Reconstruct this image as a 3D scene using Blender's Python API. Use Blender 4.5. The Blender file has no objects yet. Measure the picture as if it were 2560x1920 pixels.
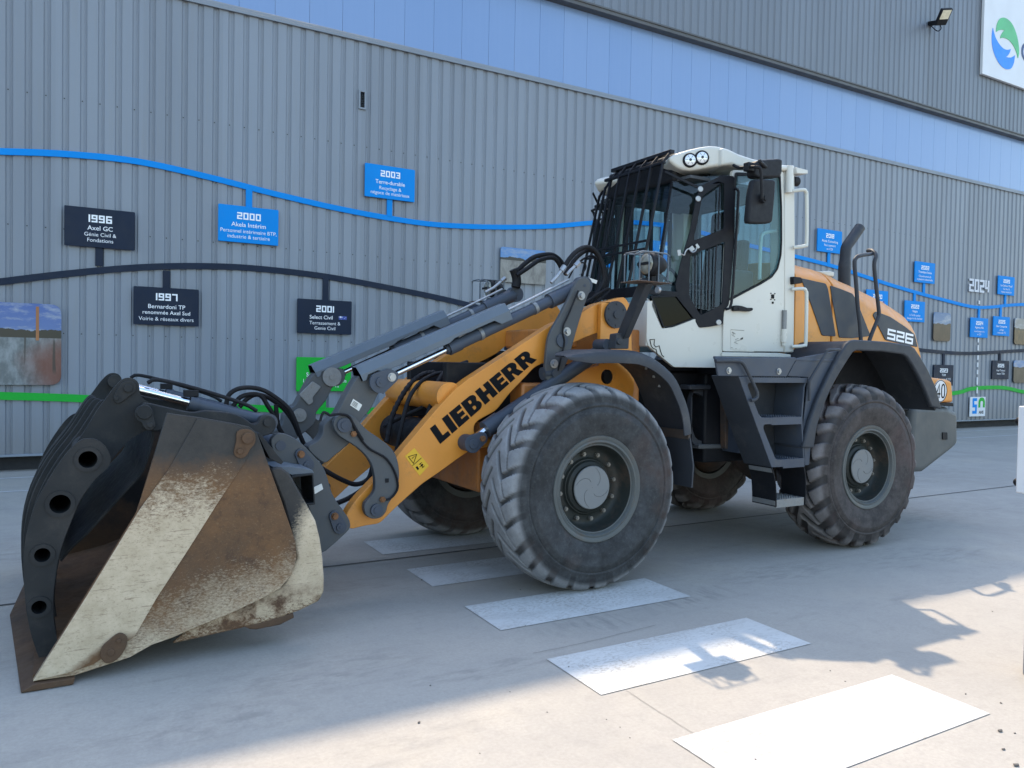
import bpy, bmesh, math, random
from mathutils import Vector, Matrix
from mathutils.geometry import tessellate_polygon

random.seed(7)
SC = bpy.context.scene
COL = SC.collection

# ------------------------------------------------------------------ camera
F_PX, CX, CY, CAM_H = 1960.0, 1280.0, 960.0, 1.6
ROT = ((0.86377605, 0.00257076, 0.50386936),
       (-0.50353829, -0.03219729, 0.86337276),
       (0.01844275, -0.99947823, -0.02651677))
cam_d = bpy.data.cameras.new("camera")
cam = bpy.data.objects.new("camera", cam_d)
COL.objects.link(cam)
cam_d.sensor_width = 36.0
cam_d.lens = 36.0 * F_PX / 2560.0
cam_d.clip_start = 0.05
cam_d.clip_end = 2000
cam.matrix_world = Matrix(((ROT[0][0], -ROT[0][1], -ROT[0][2], 0),
                           (ROT[1][0], -ROT[1][1], -ROT[1][2], 0),
                           (ROT[2][0], -ROT[2][1], -ROT[2][2], CAM_H),
                           (0, 0, 0, 1)))
SC.camera = cam

# ------------------------------------------------------------------ sky, sun, exposure
SUN_DIR = Vector((0.29, 0.645, 1.0)).normalized()
W = bpy.data.worlds.new("World")
SC.world = W
W.use_nodes = True
nt = W.node_tree
sky = nt.nodes.new("ShaderNodeTexSky")
sky.sky_type = 'NISHITA'
sky.sun_disc = False
sky.sun_elevation = math.asin(SUN_DIR.z)
sky.sun_rotation = math.atan2(SUN_DIR.x, SUN_DIR.y)
sky.air_density = 1.4
sky.dust_density = 1.2
sky.ozone_density = 1.5
bg = nt.nodes["Background"]
bg.inputs[1].default_value = 0.15
nt.links.new(sky.outputs[0], bg.inputs[0])
sun_d = bpy.data.lights.new("sun", 'SUN')
sun_d.energy = 2.0
sun_d.angle = math.radians(0.6)
sun_d.color = (1.0, 0.83, 0.62)
sun = bpy.data.objects.new("sun", sun_d)
COL.objects.link(sun)
sun.rotation_euler = (-SUN_DIR).to_track_quat('-Z', 'Y').to_euler()
SC.view_settings.view_transform = 'Standard'
SC.view_settings.look = 'None'
SC.view_settings.gamma = 1.0
SC.view_settings.exposure = 1.62

# ------------------------------------------------------------------ helpers: measuring
REG = dict(A=(0, 850, 860/1585), B=(540, 620, 760/1576), C=(1150, 560, 700/1659), D=(1400, 340, 700/1873),
           E=(1150, 900, 650/1797), F=(1750, 800, 700/1936), G=(1900, 520, 660/1825), H=(0, 300, 1100/2147),
           S=(1000, 1300, 1560/2212), W=(0, 0, 1280/2212), V=(1280, 0, 1280/2212), T=(2200, 600, 360/1194),
           P=(0, 0, 1), L=(2260, 0, 300/2074), I=(0, 0, 2560/2212), J=(60, 900, 400/1659), K=(500, 860, 400/2212),
           M=(1350, 580, 350/2074), N=(960, 900, 360/1493), O=(1700, 900, 400/1746))

def ray(x, y):
    c = (x-CX, y-CY, F_PX)
    return Vector([sum(ROT[i][k]*c[k] for k in range(3)) for i in range(3)])

def full(r, x, y):
    a, b, s = REG[r]
    return a+s*x, b+s*y

def onY(r, p, Y):
    """(X, Z) of a surveyed point lying in the vertical plane at distance Y"""
    d = ray(*full(r, *p))
    t = Y/d.y
    return (d.x*t, CAM_H+d.z*t)

def onX(r, p, X):
    d = ray(*full(r, *p))
    t = X/d.x
    return (d.y*t, CAM_H+d.z*t)

def onG(r, p, z=0.0):
    d = ray(*full(r, *p))
    t = (z-CAM_H)/d.z
    return (d.x*t, d.y*t)

def poly(r, pts, Y):
    return [onY(r, p, Y) for p in pts]

YC = 5.63                      # centre line of the machine
def mir(y): return 2*YC-y

# ------------------------------------------------------------------ helpers: outlines
def smooth(pts, n=4, closed=False):
    out = []
    m = len(pts)
    P = [Vector(p) for p in pts]
    rng = range(m if closed else m-1)
    for i in rng:
        p0 = P[(i-1) % m] if closed or i > 0 else P[i]*2-P[i+1]
        p1, p2 = P[i], P[(i+1) % m]
        p3 = P[(i+2) % m] if closed or i+2 < m else P[i+1]*2-P[i]
        for k in range(n):
            t = k/n
            out.append(0.5*((2*p1)+(p2-p0)*t+(2*p0-5*p1+4*p2-p3)*t*t+(3*p1-p0-3*p2+p3)*t*t*t))
    if not closed:
        out.append(P[-1])
    return [tuple(v) for v in out]

def rnd(pts, r, n=3):
    out = []
    m = len(pts)
    for i in range(m):
        p = Vector(pts[i]); a = Vector(pts[i-1])-p; b = Vector(pts[(i+1) % m])-p
        la, lb = a.length, b.length
        if la < 1e-6 or lb < 1e-6:
            continue
        d = min(r, .45*la, .45*lb)
        A = p+a/la*d; B = p+b/lb*d
        for k in range(n+1):
            t = k/n
            out.append(tuple((1-t)*(1-t)*A+2*t*(1-t)*p+t*t*B))
    return out

def circ(x, z, r, n=28, ph=0.0):
    return [(x+r*math.cos(ph+2*math.pi*k/n), z+r*math.sin(ph+2*math.pi*k/n)) for k in range(n)]

def offset_path(pts, d):
    """shift an open (x,z) path sideways"""
    P = [Vector(p) for p in pts]
    out = []
    for i in range(len(P)):
        t = (P[min(i+1, len(P)-1)]-P[max(i-1, 0)]).normalized()
        out.append(tuple(P[i]+Vector((-t.y, t.x))*d))
    return out

# ------------------------------------------------------------------ helpers: mesh collecting
class MB:
    def __init__(s):
        s.v = []; s.f = []; s.mi = []; s.cur = 0
    def mat(s, i):
        s.cur = i; return s
    def add(s, vs, fs):
        o = len(s.v)
        s.v += [tuple(v) for v in vs]
        for f in fs:
            s.f.append(tuple(o+i for i in f)); s.mi.append(s.cur)
        return s
    def box(s, x0, x1, y0, y1, z0, z1):
        return s.add([(x0, y0, z0), (x1, y0, z0), (x1, y1, z0), (x0, y1, z0), (x0, y0, z1), (x1, y0, z1), (x1, y1, z1), (x0, y1, z1)],
                     [(0, 3, 2, 1), (4, 5, 6, 7), (0, 1, 5, 4), (1, 2, 6, 5), (2, 3, 7, 6), (3, 0, 4, 7)])
    def prism(s, pts, y0, y1, holes=()):
        """outline in (x,z) given thickness along y"""
        loops = [list(pts)]+[list(h) for h in holes]
        fl = [p for l in loops for p in l]
        n = len(fl)
        vs = [(p[0], y0, p[1]) for p in fl]+[(p[0], y1, p[1]) for p in fl]
        fs = []
        if holes:
            for t in tessellate_polygon([[Vector((p[0], p[1], 0)) for p in l] for l in loops]):
                fs.append(tuple(t)); fs.append(tuple(n+i for i in reversed(t)))
        else:
            fs.append(tuple(range(n))); fs.append(tuple(n+i for i in reversed(range(n))))
        o = 0
        for l in loops:
            m = len(l)
            for i in range(m):
                j = (i+1) % m
                fs.append((o+i, o+j, n+o+j, n+o+i))
            o += m
        return s.add(vs, fs)
    def loft(s, rings, closed_ring=True, caps=True):
        m = len(rings[0]); vs = [p for r in rings for p in r]; fs = []
        for i in range(len(rings)-1):
            for k in range(m if closed_ring else m-1):
                a = i*m+k; b = i*m+(k+1) % m
                fs.append((a, b, b+m, a+m))
        if caps and closed_ring:
            fs.append(tuple(range(m))); fs.append(tuple((len(rings)-1)*m+k for k in reversed(range(m))))
        return s.add(vs, fs)
    def cyl(s, p0, p1, r0, r1=None, n=20, caps=True):
        r1 = r0 if r1 is None else r1
        p0 = Vector(p0); p1 = Vector(p1); d = (p1-p0).normalized()
        u = d.orthogonal().normalized(); w = d.cross(u)
        R = []
        for p, r in ((p0, r0), (p1, r1)):
            R.append([p+(u*math.cos(2*math.pi*k/n)+w*math.sin(2*math.pi*k/n))*r for k in range(n)])
        return s.loft(R, True, caps)
    def ycyl(s, x, z, r, y0, y1, n=24, ch=0.0):
        prof = [(0, y0), (r-ch, y0), (r, y0+ch*(1 if y1 > y0 else -1)), (r, y1), (0, y1)] if ch else [(0, y0), (r, y0), (r, y1), (0, y1)]
        return s.lathe(x, z, prof, n)
    def lathe(s, x, z, prof, n=32):
        """profile of (radius, y) turned about the axis along y through (x,z)"""
        R = []
        for r, y in prof:
            r = max(r, 1e-4)
            R.append([(x+r*math.cos(2*math.pi*k/n), y, z+r*math.sin(2*math.pi*k/n)) for k in range(n)])
        return s.loft(R, True, False)
    def hexnut(s, x, z, r, y0, y1):
        return s.ycyl(x, z, r, y0, y1, 6)
    def tube(s, pts, r, n=10, closed=False, sm=0, caps=True):
        if sm:
            pts = smooth(pts, sm, closed)
        P = [Vector(p) for p in pts]; m = len(P); rings = []; u = None
        for i in range(m):
            if closed:
                t = (P[(i+1) % m]-P[i-1]).normalized()
            else:
                t = (P[min(i+1, m-1)]-P[max(i-1, 0)]).normalized()
            if u is None:
                u = t.orthogonal().normalized()
            u = (u-t*u.dot(t)).normalized(); w = t.cross(u)
            rr = r(i/(m-1)) if callable(r) else r
            rings.append([P[i]+(u*math.cos(2*math.pi*k/n)+w*math.sin(2*math.pi*k/n))*rr for k in range(n)])
        if closed:
            rings.append(rings[0]); caps = False
        return s.loft(rings, True, caps)
    def beam(s, p0, p1, up, w, h):
        """rectangular bar from p0 to p1, w across, h along up"""
        p0 = Vector(p0); p1 = Vector(p1); d = (p1-p0).normalized(); up = Vector(up)
        up = (up-d*up.dot(d)).normalized(); sd = d.cross(up)
        q = [sd*w/2+up*h/2, -sd*w/2+up*h/2, -sd*w/2-up*h/2, sd*w/2-up*h/2]
        return s.loft([[p0+a for a in q], [p1+a for a in q]])
    def sheet(s, path, y0, y1, th):
        """open (x,z) path, given thickness th (to its left) and width along y"""
        q = offset_path(path, th)
        return s.prism(list(path)+list(reversed(q)), y0, y1)
    def build(s, name, mats, parent=None, bevel=0.0, ang=35, fix=True, seg=2):
        me = bpy.data.meshes.new(name)
        me.from_pydata(s.v, [], s.f)
        if not isinstance(mats, (list, tuple)):
            mats = [mats]
        for m in mats:
            me.materials.append(m)
        me.polygons.foreach_set("material_index", s.mi)
        if fix:
            bm = bmesh.new(); bm.from_mesh(me)
            bmesh.ops.recalc_face_normals(bm, faces=bm.faces)
            bm.to_mesh(me); bm.free()
        me.polygons.foreach_set("use_smooth", [True]*len(me.polygons))
        me.set_sharp_from_angle(angle=math.radians(ang))
        o = bpy.data.objects.new(name, me)
        COL.objects.link(o)
        attach(o, parent)
        if bevel:
            b = o.modifiers.new("bevel", 'BEVEL')
            b.width = bevel; b.segments = seg; b.limit_method = 'ANGLE'; b.angle_limit = math.radians(40)
        return o

WLOC = {}
def attach(o, parent, loc=(0, 0, 0)):
    loc = Vector(loc)
    if parent is not None:
        o.parent = parent
        o.location = loc-WLOC[parent.name]
    else:
        o.location = loc
    WLOC[o.name] = loc

def tag(o, label=None, cat=None, group=None, kind=None):
    if label: o["label"] = label
    if cat: o["category"] = cat
    if group: o["group"] = group
    if kind: o["kind"] = kind
    return o

def empty(name, loc, label=None, cat=None, group=None, parent=None):
    o = bpy.data.objects.new(name, None)
    o.empty_display_size = 0.2
    COL.objects.link(o)
    attach(o, parent, loc)
    return tag(o, label, cat, group)

def copy_tree(o, parent=None):
    c = o.copy(); COL.objects.link(c)
    if parent is not None:
        c.parent = parent
    for ch in list(o.children):
        copy_tree(ch, c)
    return c

# ------------------------------------------------------------------ helpers: materials
class NB:
    def __init__(s, name):
        s.m = bpy.data.materials.new(name); s.m.use_nodes = True
        s.t = s.m.node_tree; s.b = s.t.nodes["Principled BSDF"]; s.out = s.t.nodes["Material Output"]
        s.co = s.t.nodes.new("ShaderNodeTexCoord").outputs["Object"]
    def n(s, typ, **kw):
        x = s.t.nodes.new(typ)
        for k, v in kw.items():
            setattr(x, k, v)
        return x
    def lk(s, a, b): s.t.links.new(a, b)
    def mapped(s, scale=(1, 1, 1), rot=(0, 0, 0), loc=(0, 0, 0)):
        m = s.n("ShaderNodeMapping")
        m.inputs["Scale"].default_value = scale; m.inputs["Rotation"].default_value = rot; m.inputs["Location"].default_value = loc
        s.lk(s.co, m.inputs[0]); return m.outputs[0]
    def noise(s, scale, detail=4, rough=.6, vec=None, dist=0.0):
        x = s.n("ShaderNodeTexNoise")
        x.inputs["Scale"].default_value = scale; x.inputs["Detail"].default_value = detail
        x.inputs["Roughness"].default_value = rough; x.inputs["Distortion"].default_value = dist
        s.lk(vec or s.co, x.inputs["Vector"]); return x.outputs[0]
    def ramp(s, fac, p0, p1, c0=(0, 0, 0, 1), c1=(1, 1, 1, 1)):
        r = s.n("ShaderNodeValToRGB")
        r.color_ramp.elements[0].position = p0; r.color_ramp.elements[0].color = c0
        r.color_ramp.elements[1].position = p1; r.color_ramp.elements[1].color = c1
        s.lk(fac, r.inputs[0]); return r.outputs[0]
    def rng(s, fac, a, b, c, d):
        r = s.n("ShaderNodeMapRange")
        for i, v in enumerate((a, b, c, d)):
            r.inputs[i+1].default_value = v
        s.lk(fac, r.inputs[0]); return r.outputs[0]
    def math(s, op, a, b):
        m = s.n("ShaderNodeMath", operation=op)
        for i, v in enumerate((a, b)):
            if isinstance(v, (int, float)): m.inputs[i].default_value = v
            else: s.lk(v, m.inputs[i])
        return m.outputs[0]
    def mix(s, fac, a, b, mode='MIX'):
        m = s.n("ShaderNodeMix", data_type='RGBA', blend_type=mode)
        for i, v in ((0, fac), (6, a), (7, b)):
            if isinstance(v, (int, float)): m.inputs[i].default_value = v
            elif isinstance(v, (tuple, list)): m.inputs[i].default_value = (*v[:3], 1)
            else: s.lk(v, m.inputs[i])
        return m.outputs[2]
    def xyz(s):
        x = s.n("ShaderNodeSeparateXYZ"); s.lk(s.co, x.inputs[0]); return x.outputs
    def bump(s, h, strength=.2, dist=.01):
        b = s.n("ShaderNodeBump"); b.inputs["Strength"].default_value = strength; b.inputs["Distance"].default_value = dist
        s.lk(h, b.inputs["Height"]); s.lk(b.outputs[0], s.b.inputs["Normal"])
    def col(s, c):
        if isinstance(c, (tuple, list)): s.b.inputs["Base Color"].default_value = (*c[:3], 1)
        else: s.lk(c, s.b.inputs["Base Color"])
    def rough(s, r):
        if isinstance(r, (int, float)): s.b.inputs["Roughness"].default_value = r
        else: s.lk(r, s.b.inputs["Roughness"])

def sc(c, k): return tuple(x*k for x in c)

def paint(name, c, rough=.45, metal=0.0, var=.12, scale=3.0, dirt=None, dcol=(.16, .13, .10), dscale=6.0, bump=0.0, spec=None, streak=False):
    """paint or plain metal with uneven tone, optional grime patches and slight unevenness"""
    b = NB(name)
    n1 = b.noise(scale, 5, .6)
    c1 = b.mix(b.ramp(n1, .3, .7), sc(c, 1-var), sc(c, 1+var))
    if dirt:
        v = b.mapped((1, 1, .25)) if streak else None
        n2 = b.noise(dscale, 8, .7, v)
        n3 = b.noise(dscale*9, 4, .6)
        f = b.math('MULTIPLY', b.ramp(n2, .62-dirt*.3, .78-dirt*.2), b.rng(n3, .3, .7, .35, 1))
        c1 = b.mix(b.math('MULTIPLY', f, .85), c1, dcol)
    b.col(c1)
    b.rough(b.rng(b.noise(scale*4, 4), .3, .7, max(.05, rough-.1), min(1, rough+.12)))
    b.b.inputs["Metallic"].default_value = metal
    if spec is not None:
        b.b.inputs["Specular IOR Level"].default_value = spec
    if bump:
        b.bump(b.noise(scale*12, 5), bump, .01)
    return b.m

M = {}
M['wall'] = paint('wall_paint', (.160, .198, .245), .42, .0, .05, .5, dirt=.12, dcol=(.2, .2, .2), dscale=1.2, streak=True)
def cladding_mat(name, c, z0):
    b = NB(name); x, y, z = b.xyz()
    wn = b.n("ShaderNodeTexWhiteNoise", noise_dimensions='1D')
    b.lk(b.math('FLOOR', b.math('DIVIDE', x, 1.0935), 0), wn.inputs["W"])
    c1 = b.mix(wn.outputs[0], sc(c, .94), sc(c, 1.06))
    n = b.noise(.8, 6, .65, b.mapped((1.5, 1, .25))); n2 = b.noise(9, 5, .65, b.mapped((3, 1, .12)))
    c1 = b.mix(b.math('MULTIPLY', b.ramp(n, .45, .7), .25), c1, sc(c, .78))
    c1 = b.mix(b.math('MULTIPLY', b.ramp(n2, .52, .72), .22), c1, (.20, .20, .19))
    low = b.rng(b.math('ADD', z, b.math('MULTIPLY', b.math('SUBTRACT', n2, .5), .8)), z0+.1, z0+.75, 1, 0)
    c1 = b.mix(b.math('MULTIPLY', low, .45), c1, (.15, .14, .125))
    b.col(c1); b.rough(b.rng(n, .3, .7, .36, .5))
    b.bump(b.noise(1.3, 3, .5, b.mapped((1, 1, .6))), .12, .02)
    return b.m
M['wall'] = cladding_mat('wall_cladding', (.198, .225, .262), .23)
M['upper'] = cladding_mat('upper_cladding', (.140, .162, .192), 3.0)
M['trim'] = paint('trim_paint', (.19, .22, .255), .45, .0, .06, 1)
M['lintel'] = paint('lintel_paint', (.075, .078, .08), .5, .0, .1, 1)
M['dark_gap'] = paint('dark_plinth', (.022, .024, .028), .8)
M['sign_blue'] = paint('sign_blue', (.001, .225, .64), .55, .0, .04, 2, spec=.15)
M['sign_dark'] = paint('sign_dark', (.009, .017, .036), .5, .0, .1, 2, spec=.2)
M['sign_green'] = paint('sign_green', (.012, .36, .035), .5, .0, .05, 2, spec=.2)
M['letter'] = paint('letter_white', (.80, .82, .84), .5, .0, .02, 2)
M['sign_white'] = paint('sign_white', (.62, .64, .66), .4, .0, .04, 2)
M['digit'] = paint('digit_silver', (.55, .57, .62), .4, .0, .05, 2)
M['orange'] = paint('orange_paint', (.64, .250, .036), .38, .0, .09, 2.5, dirt=.22, dcol=(.26, .13, .05), dscale=6)
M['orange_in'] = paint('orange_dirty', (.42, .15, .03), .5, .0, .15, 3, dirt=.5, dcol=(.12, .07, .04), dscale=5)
M['anth'] = paint('anthracite_plastic', (.035, .040, .049), .55, .0, .16, 3, dirt=.28, dcol=(.085, .085, .085), dscale=4, bump=.05, spec=.3)
M['anth2'] = paint('anthracite_metal_skylit', (.052, .064, .086), .46, .0, .12, 3, dirt=.22, dcol=(.10, .095, .09), dscale=4, spec=.3)  # metal tone with a blue lift painted in for sky light on ladder edges
M['grey'] = paint('machine_grey', (.072, .078, .083), .5, .0, .1, 3, dirt=.25, dcol=(.11, .10, .09), dscale=5, spec=.35)
M['guard'] = paint('guard_grey', (.098, .122, .148), .42, .0, .08, 3, dirt=.15, dcol=(.16, .14, .12), dscale=6, spec=.4)
M['black'] = paint('black_steel', (.008, .009, .012), .6, .0, .2, 4, dirt=.2, dcol=(.030, .028, .026), dscale=5, spec=.25)
M['black_tine'] = paint('worn_black_paint', (.017, .019, .021), .6, .0, .25, 5, dirt=.35, dcol=(.060, .052, .045), dscale=5, bump=.08, spec=.3)
M['guardbar'] = paint('guard_black', (.006, .007, .011), .5, .0, .1, 4, spec=.25)
M['hose'] = paint('hose_rubber', (.008, .008, .010), .6, .0, .2, 10, spec=.25)
M['white'] = paint('cab_white', (.56, .55, .495), .36, .0, .05, 1.5, dirt=.14, dcol=(.45, .43, .38), dscale=3)
M['rail_white'] = paint('rail_white', (.58, .58, .52), .35, .0, .03, 4)
M['chrome'] = paint('chrome_rod', (.75, .77, .80), .12, 1.0, .03, 4)
M['zinc'] = paint('zinc_bolt', (.34, .35, .36), .4, .7, .1, 20)
M['nut'] = paint('wheel_nut', (.20, .19, .17), .5, .5, .2, 30)
M['rustbolt'] = paint('rusty_bolt', (.20, .09, .035), .7, .2, .3, 30)
M['lens'] = paint('lamp_lens', (.75, .78, .80), .12, .3, .05, 20)
M['worklens'] = paint('work_lamp_lens', (.30, .30, .26), .1, .4, .3, 30)
M['decal'] = paint('decal_white', (.66, .66, .62), .4, .0, .05, 8)
M['lettering'] = paint('lettering_black', (.006, .007, .009), .6, .0, .1, 6, spec=.12)
M['warn'] = paint('warning_yellow', (.72, .42, .02), .4, .0, .05, 5)
M['hoodpanel'] = paint('hood_dark_panel', (.022, .032, .050), .38, .0, .1, 3, spec=.35)
M['seat'] = paint('seat_fabric', (.022, .024, .028), .85, .0, .2, 12)
M['cabinside'] = paint('cab_interior', (.06, .065, .07), .7, .0, .2, 6)
M['rimgrey'] = paint('rim_grey', (.078, .086, .085), .48, .0, .14, 5, dirt=.35, dcol=(.10, .07, .05), dscale=6, spec=.35)
M['rimdark'] = paint('rim_dish', (.020, .024, .022), .5, .0, .15, 6, dirt=.4, dcol=(.075, .05, .036), dscale=5, spec=.3)
M['hubcap'] = paint('hub_cap_grey', (.155, .165, .17), .5, .0, .05, 4)
M['stripe'] = None
M['galv'] = paint('galvanised_step', (.22, .23, .235), .5, .4, .2, 20, dirt=.5, dcol=(.14, .12, .1), dscale=20)
M['mirrorback'] = paint('mirror_housing', (.012, .013, .016), .6, .0, .1, 8, spec=.25)
M['mudrust'] = paint('muddy_frame', (.065, .05, .042), .7, .0, .25, 5, dirt=.5, dcol=(.17, .085, .04), dscale=4, bump=.1)
M['box_white'] = paint('box_white', (.62, .63, .65), .45, .0, .03, 3)
M['box_post'] = paint('post_grey', (.30, .30, .30), .5, .0, .05, 3)

def glass_mat(name, tint, gloss=.08):
    b = NB(name)
    tr = b.n("ShaderNodeBsdfTransparent"); tr.inputs[0].default_value = (*tint, 1)
    gl = b.n("ShaderNodeBsdfGlossy"); gl.inputs[0].default_value = (.9, .95, 1, 1); gl.inputs["Roughness"].default_value = .02
    lw = b.n("ShaderNodeLayerWeight"); lw.inputs[0].default_value = .35
    f = b.rng(lw.outputs["Facing"], .45, 1, gloss, gloss*6)
    mx = b.n("ShaderNodeMixShader")
    b.lk(f, mx.inputs[0]); b.lk(tr.outputs[0], mx.inputs[1]); b.lk(gl.outputs[0], mx.inputs[2])
    b.lk(mx.outputs[0], b.out.inputs[0])
    return b.m
M['glass'] = glass_mat('cab_glass', (.70, .84, .87), .035)
M['glass_dark'] = glass_mat('dark_cab_glass', (.03, .05, .08), .012)

def band_mat():
    """translucent daylight panels: pale blue ribbed plastic"""
    b = NB('daylight_panel')
    x = b.xyz()[0]
    st = b.n("ShaderNodeTexWhiteNoise", noise_dimensions='1D')
    b.lk(b.math('FLOOR', b.math('DIVIDE', b.math('SUBTRACT', x, 7.30), .542), 0), st.inputs["W"])
    n = b.noise(.6, 4, .6, b.mapped((1, 1, .5)))
    fine = b.noise(20, 2, .5, b.mapped((1, 1, .01)))
    f = b.math('ADD', b.math('MULTIPLY', st.outputs[0], .35), b.math('ADD', b.math('MULTIPLY', n, .5), b.math('MULTIPLY', fine, .3)))
    b.col(b.mix(b.rng(f, .25, .95, 0, 1), (.155, .255, .455), (.185, .285, .48)))
    b.rough(.25)
    b.b.inputs["Coat Weight"].default_value = .3
    b.bump(fine, .15, .004)
    return b.m
M['band'] = band_mat()

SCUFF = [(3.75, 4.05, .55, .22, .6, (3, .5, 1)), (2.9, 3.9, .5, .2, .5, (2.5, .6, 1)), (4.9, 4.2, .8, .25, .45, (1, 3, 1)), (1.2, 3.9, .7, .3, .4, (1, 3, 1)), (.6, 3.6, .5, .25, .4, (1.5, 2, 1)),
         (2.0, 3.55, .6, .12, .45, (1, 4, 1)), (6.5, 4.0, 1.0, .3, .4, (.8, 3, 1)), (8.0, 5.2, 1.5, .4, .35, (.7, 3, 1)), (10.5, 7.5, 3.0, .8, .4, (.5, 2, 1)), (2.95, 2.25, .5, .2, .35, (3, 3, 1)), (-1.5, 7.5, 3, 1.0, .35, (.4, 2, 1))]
def ground_mat():
    b = NB('concrete_yard')
    big = b.noise(.35, 6, .62, None, .4)
    mid = b.noise(1.7, 8, .68, None, .3)
    fine = b.noise(55, 6, .75)
    speck = b.noise(170, 3, .6)
    base = b.mix(b.ramp(big, .32, .70), (.345, .318, .278), (.425, .395, .345))
    base = b.mix(b.math('MULTIPLY', b.ramp(mid, .40, .72), .45), base, (.30, .28, .255))
    base = b.mix(b.math('MULTIPLY', b.ramp(fine, .38, .66), .42), base, (.25, .23, .205))
    base = b.mix(b.math('MULTIPLY', b.ramp(b.noise(.9, 5, .6, b.mapped((1, 1, 1), loc=(3, 9, 0))), .56, .72), .35), base, (.44, .385, .30))
    base = b.mix(b.math('MULTIPLY', b.ramp(b.noise(11, 7, .72), .50, .68), .30), base, (.24, .225, .20))
    # tyre smudges: long dark streaks along the driving direction
    sm = b.noise(1.0, 7, .7, b.mapped((.35, 2.6, 1)))
    sm2 = b.noise(6.0, 5, .7, b.mapped((.6, 1.6, 1)))
    s = b.math('MULTIPLY', b.ramp(sm, .52, .66), b.ramp(sm2, .46, .64))
    base = b.mix(b.math('MULTIPLY', s, .42), base, (.15, .145, .135))
    base = b.mix(b.math('MULTIPLY', b.ramp(speck, .64, .76), .55), base, (.13, .12, .11))
    base = b.mix(b.math('MULTIPLY', b.ramp(b.noise(110, 4, .7), .60, .72), .35), base, (.52, .48, .42))
    X, Y, Z = b.xyz()
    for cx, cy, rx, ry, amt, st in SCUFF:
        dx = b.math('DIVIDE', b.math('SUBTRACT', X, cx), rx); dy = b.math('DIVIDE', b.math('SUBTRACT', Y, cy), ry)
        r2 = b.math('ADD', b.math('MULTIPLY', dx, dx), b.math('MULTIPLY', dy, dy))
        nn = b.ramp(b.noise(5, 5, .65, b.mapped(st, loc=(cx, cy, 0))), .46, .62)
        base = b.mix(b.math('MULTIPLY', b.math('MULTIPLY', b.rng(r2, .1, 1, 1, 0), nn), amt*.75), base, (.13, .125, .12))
    b.col(base)
    b.rough(b.rng(mid, .3, .7, .55, .85))
    b.b.inputs["Specular IOR Level"].default_value = .3
    b.bump(b.math('ADD', fine, b.math('MULTIPLY', speck, .4)), .25, .004)
    return b.m
M['ground'] = ground_mat()

def stripe_mat():
    b = NB('road_paint')
    n = b.noise(38, 6, .7, b.mapped((1, 1.6, 1)))
    n2 = b.noise(2.2, 4, .6)
    wear = b.math('MULTIPLY', b.ramp(n, .50, .57), b.ramp(n2, .40, .60))
    c = b.mix(b.ramp(b.noise(3, 5), .3, .7), (.50, .495, .47), (.58, .575, .55))
    c = b.mix(b.math('MULTIPLY', b.ramp(b.noise(1.1, 6, .65, b.mapped((.5, 2.2, 1))), .46, .64), .5), c, (.32, .305, .28))
    c = b.mix(b.math('MULTIPLY', b.ramp(b.noise(14, 6, .75, b.mapped((1, 2.5, 1))), .55, .68), .5), c, (.27, .255, .23))
    b.col(b.mix(b.math('MULTIPLY', wear, .8), c, (.33, .30, .26)))
    b.rough(.6)
    b.bump(b.noise(90, 4), .2, .003)
    return b.m
M['stripe'] = stripe_mat()

def tyre_mat(name, tread, dirt, wall):
    b = NB(name)
    at = b.n("ShaderNodeAttribute", attribute_name='tread'); gr = b.n("ShaderNodeAttribute", attribute_name='groove')
    n1 = b.noise(6, 8, .7); n2 = b.noise(2.2, 5, .6); n3 = b.noise(40, 5, .7)
    tr = b.mix(b.ramp(n1, .35, .65), sc(tread, .74), sc(tread, 1.15))
    tr = b.mix(b.math('MULTIPLY', b.ramp(n3, .55, .7), .3), tr, sc(dirt, 1.1))
    side = b.mix(b.ramp(n1, .36, .64), sc(wall, .5), sc(wall, 1.5))
    side = b.mix(b.math('MULTIPLY', b.ramp(n2, .50, .66), .38), side, dirt)
    side = b.mix(b.math('MULTIPLY', b.ramp(n3, .52, .68), .22), side, (.12, .12, .115))
    side = b.mix(b.math('MULTIPLY', b.ramp(b.noise(3.2, 7, .7, b.mapped((1, 1, 1), loc=(7, 2, 1))), .54, .66), .6), side, (.016, .016, .017))
    c = b.mix(at.outputs["Fac"], side, tr)
    g = b.math('MULTIPLY', gr.outputs["Fac"], b.rng(n1, .3, .7, .8, 1))
    c = b.mix(b.math('MULTIPLY', g, .9), c, b.mix(b.ramp(n2, .45, .62), (.014, .014, .014), sc(dirt, .5)))
    b.col(c); b.rough(b.rng(n1, .3, .7, .68, .9)); b.b.inputs["Specular IOR Level"].default_value = .3
    b.bump(b.math('ADD', n3, b.math('MULTIPLY', n1, .8)), .35, .006)
    return b.m
M['tyre_f'] = tyre_mat('front_tyre_rubber', (.225, .228, .232), (.095, .058, .046), (.038, .040, .042))
M['tyre_r'] = tyre_mat('rear_tyre_rubber', (.165, .152, .150), (.105, .062, .058), (.056, .048, .046))

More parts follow.
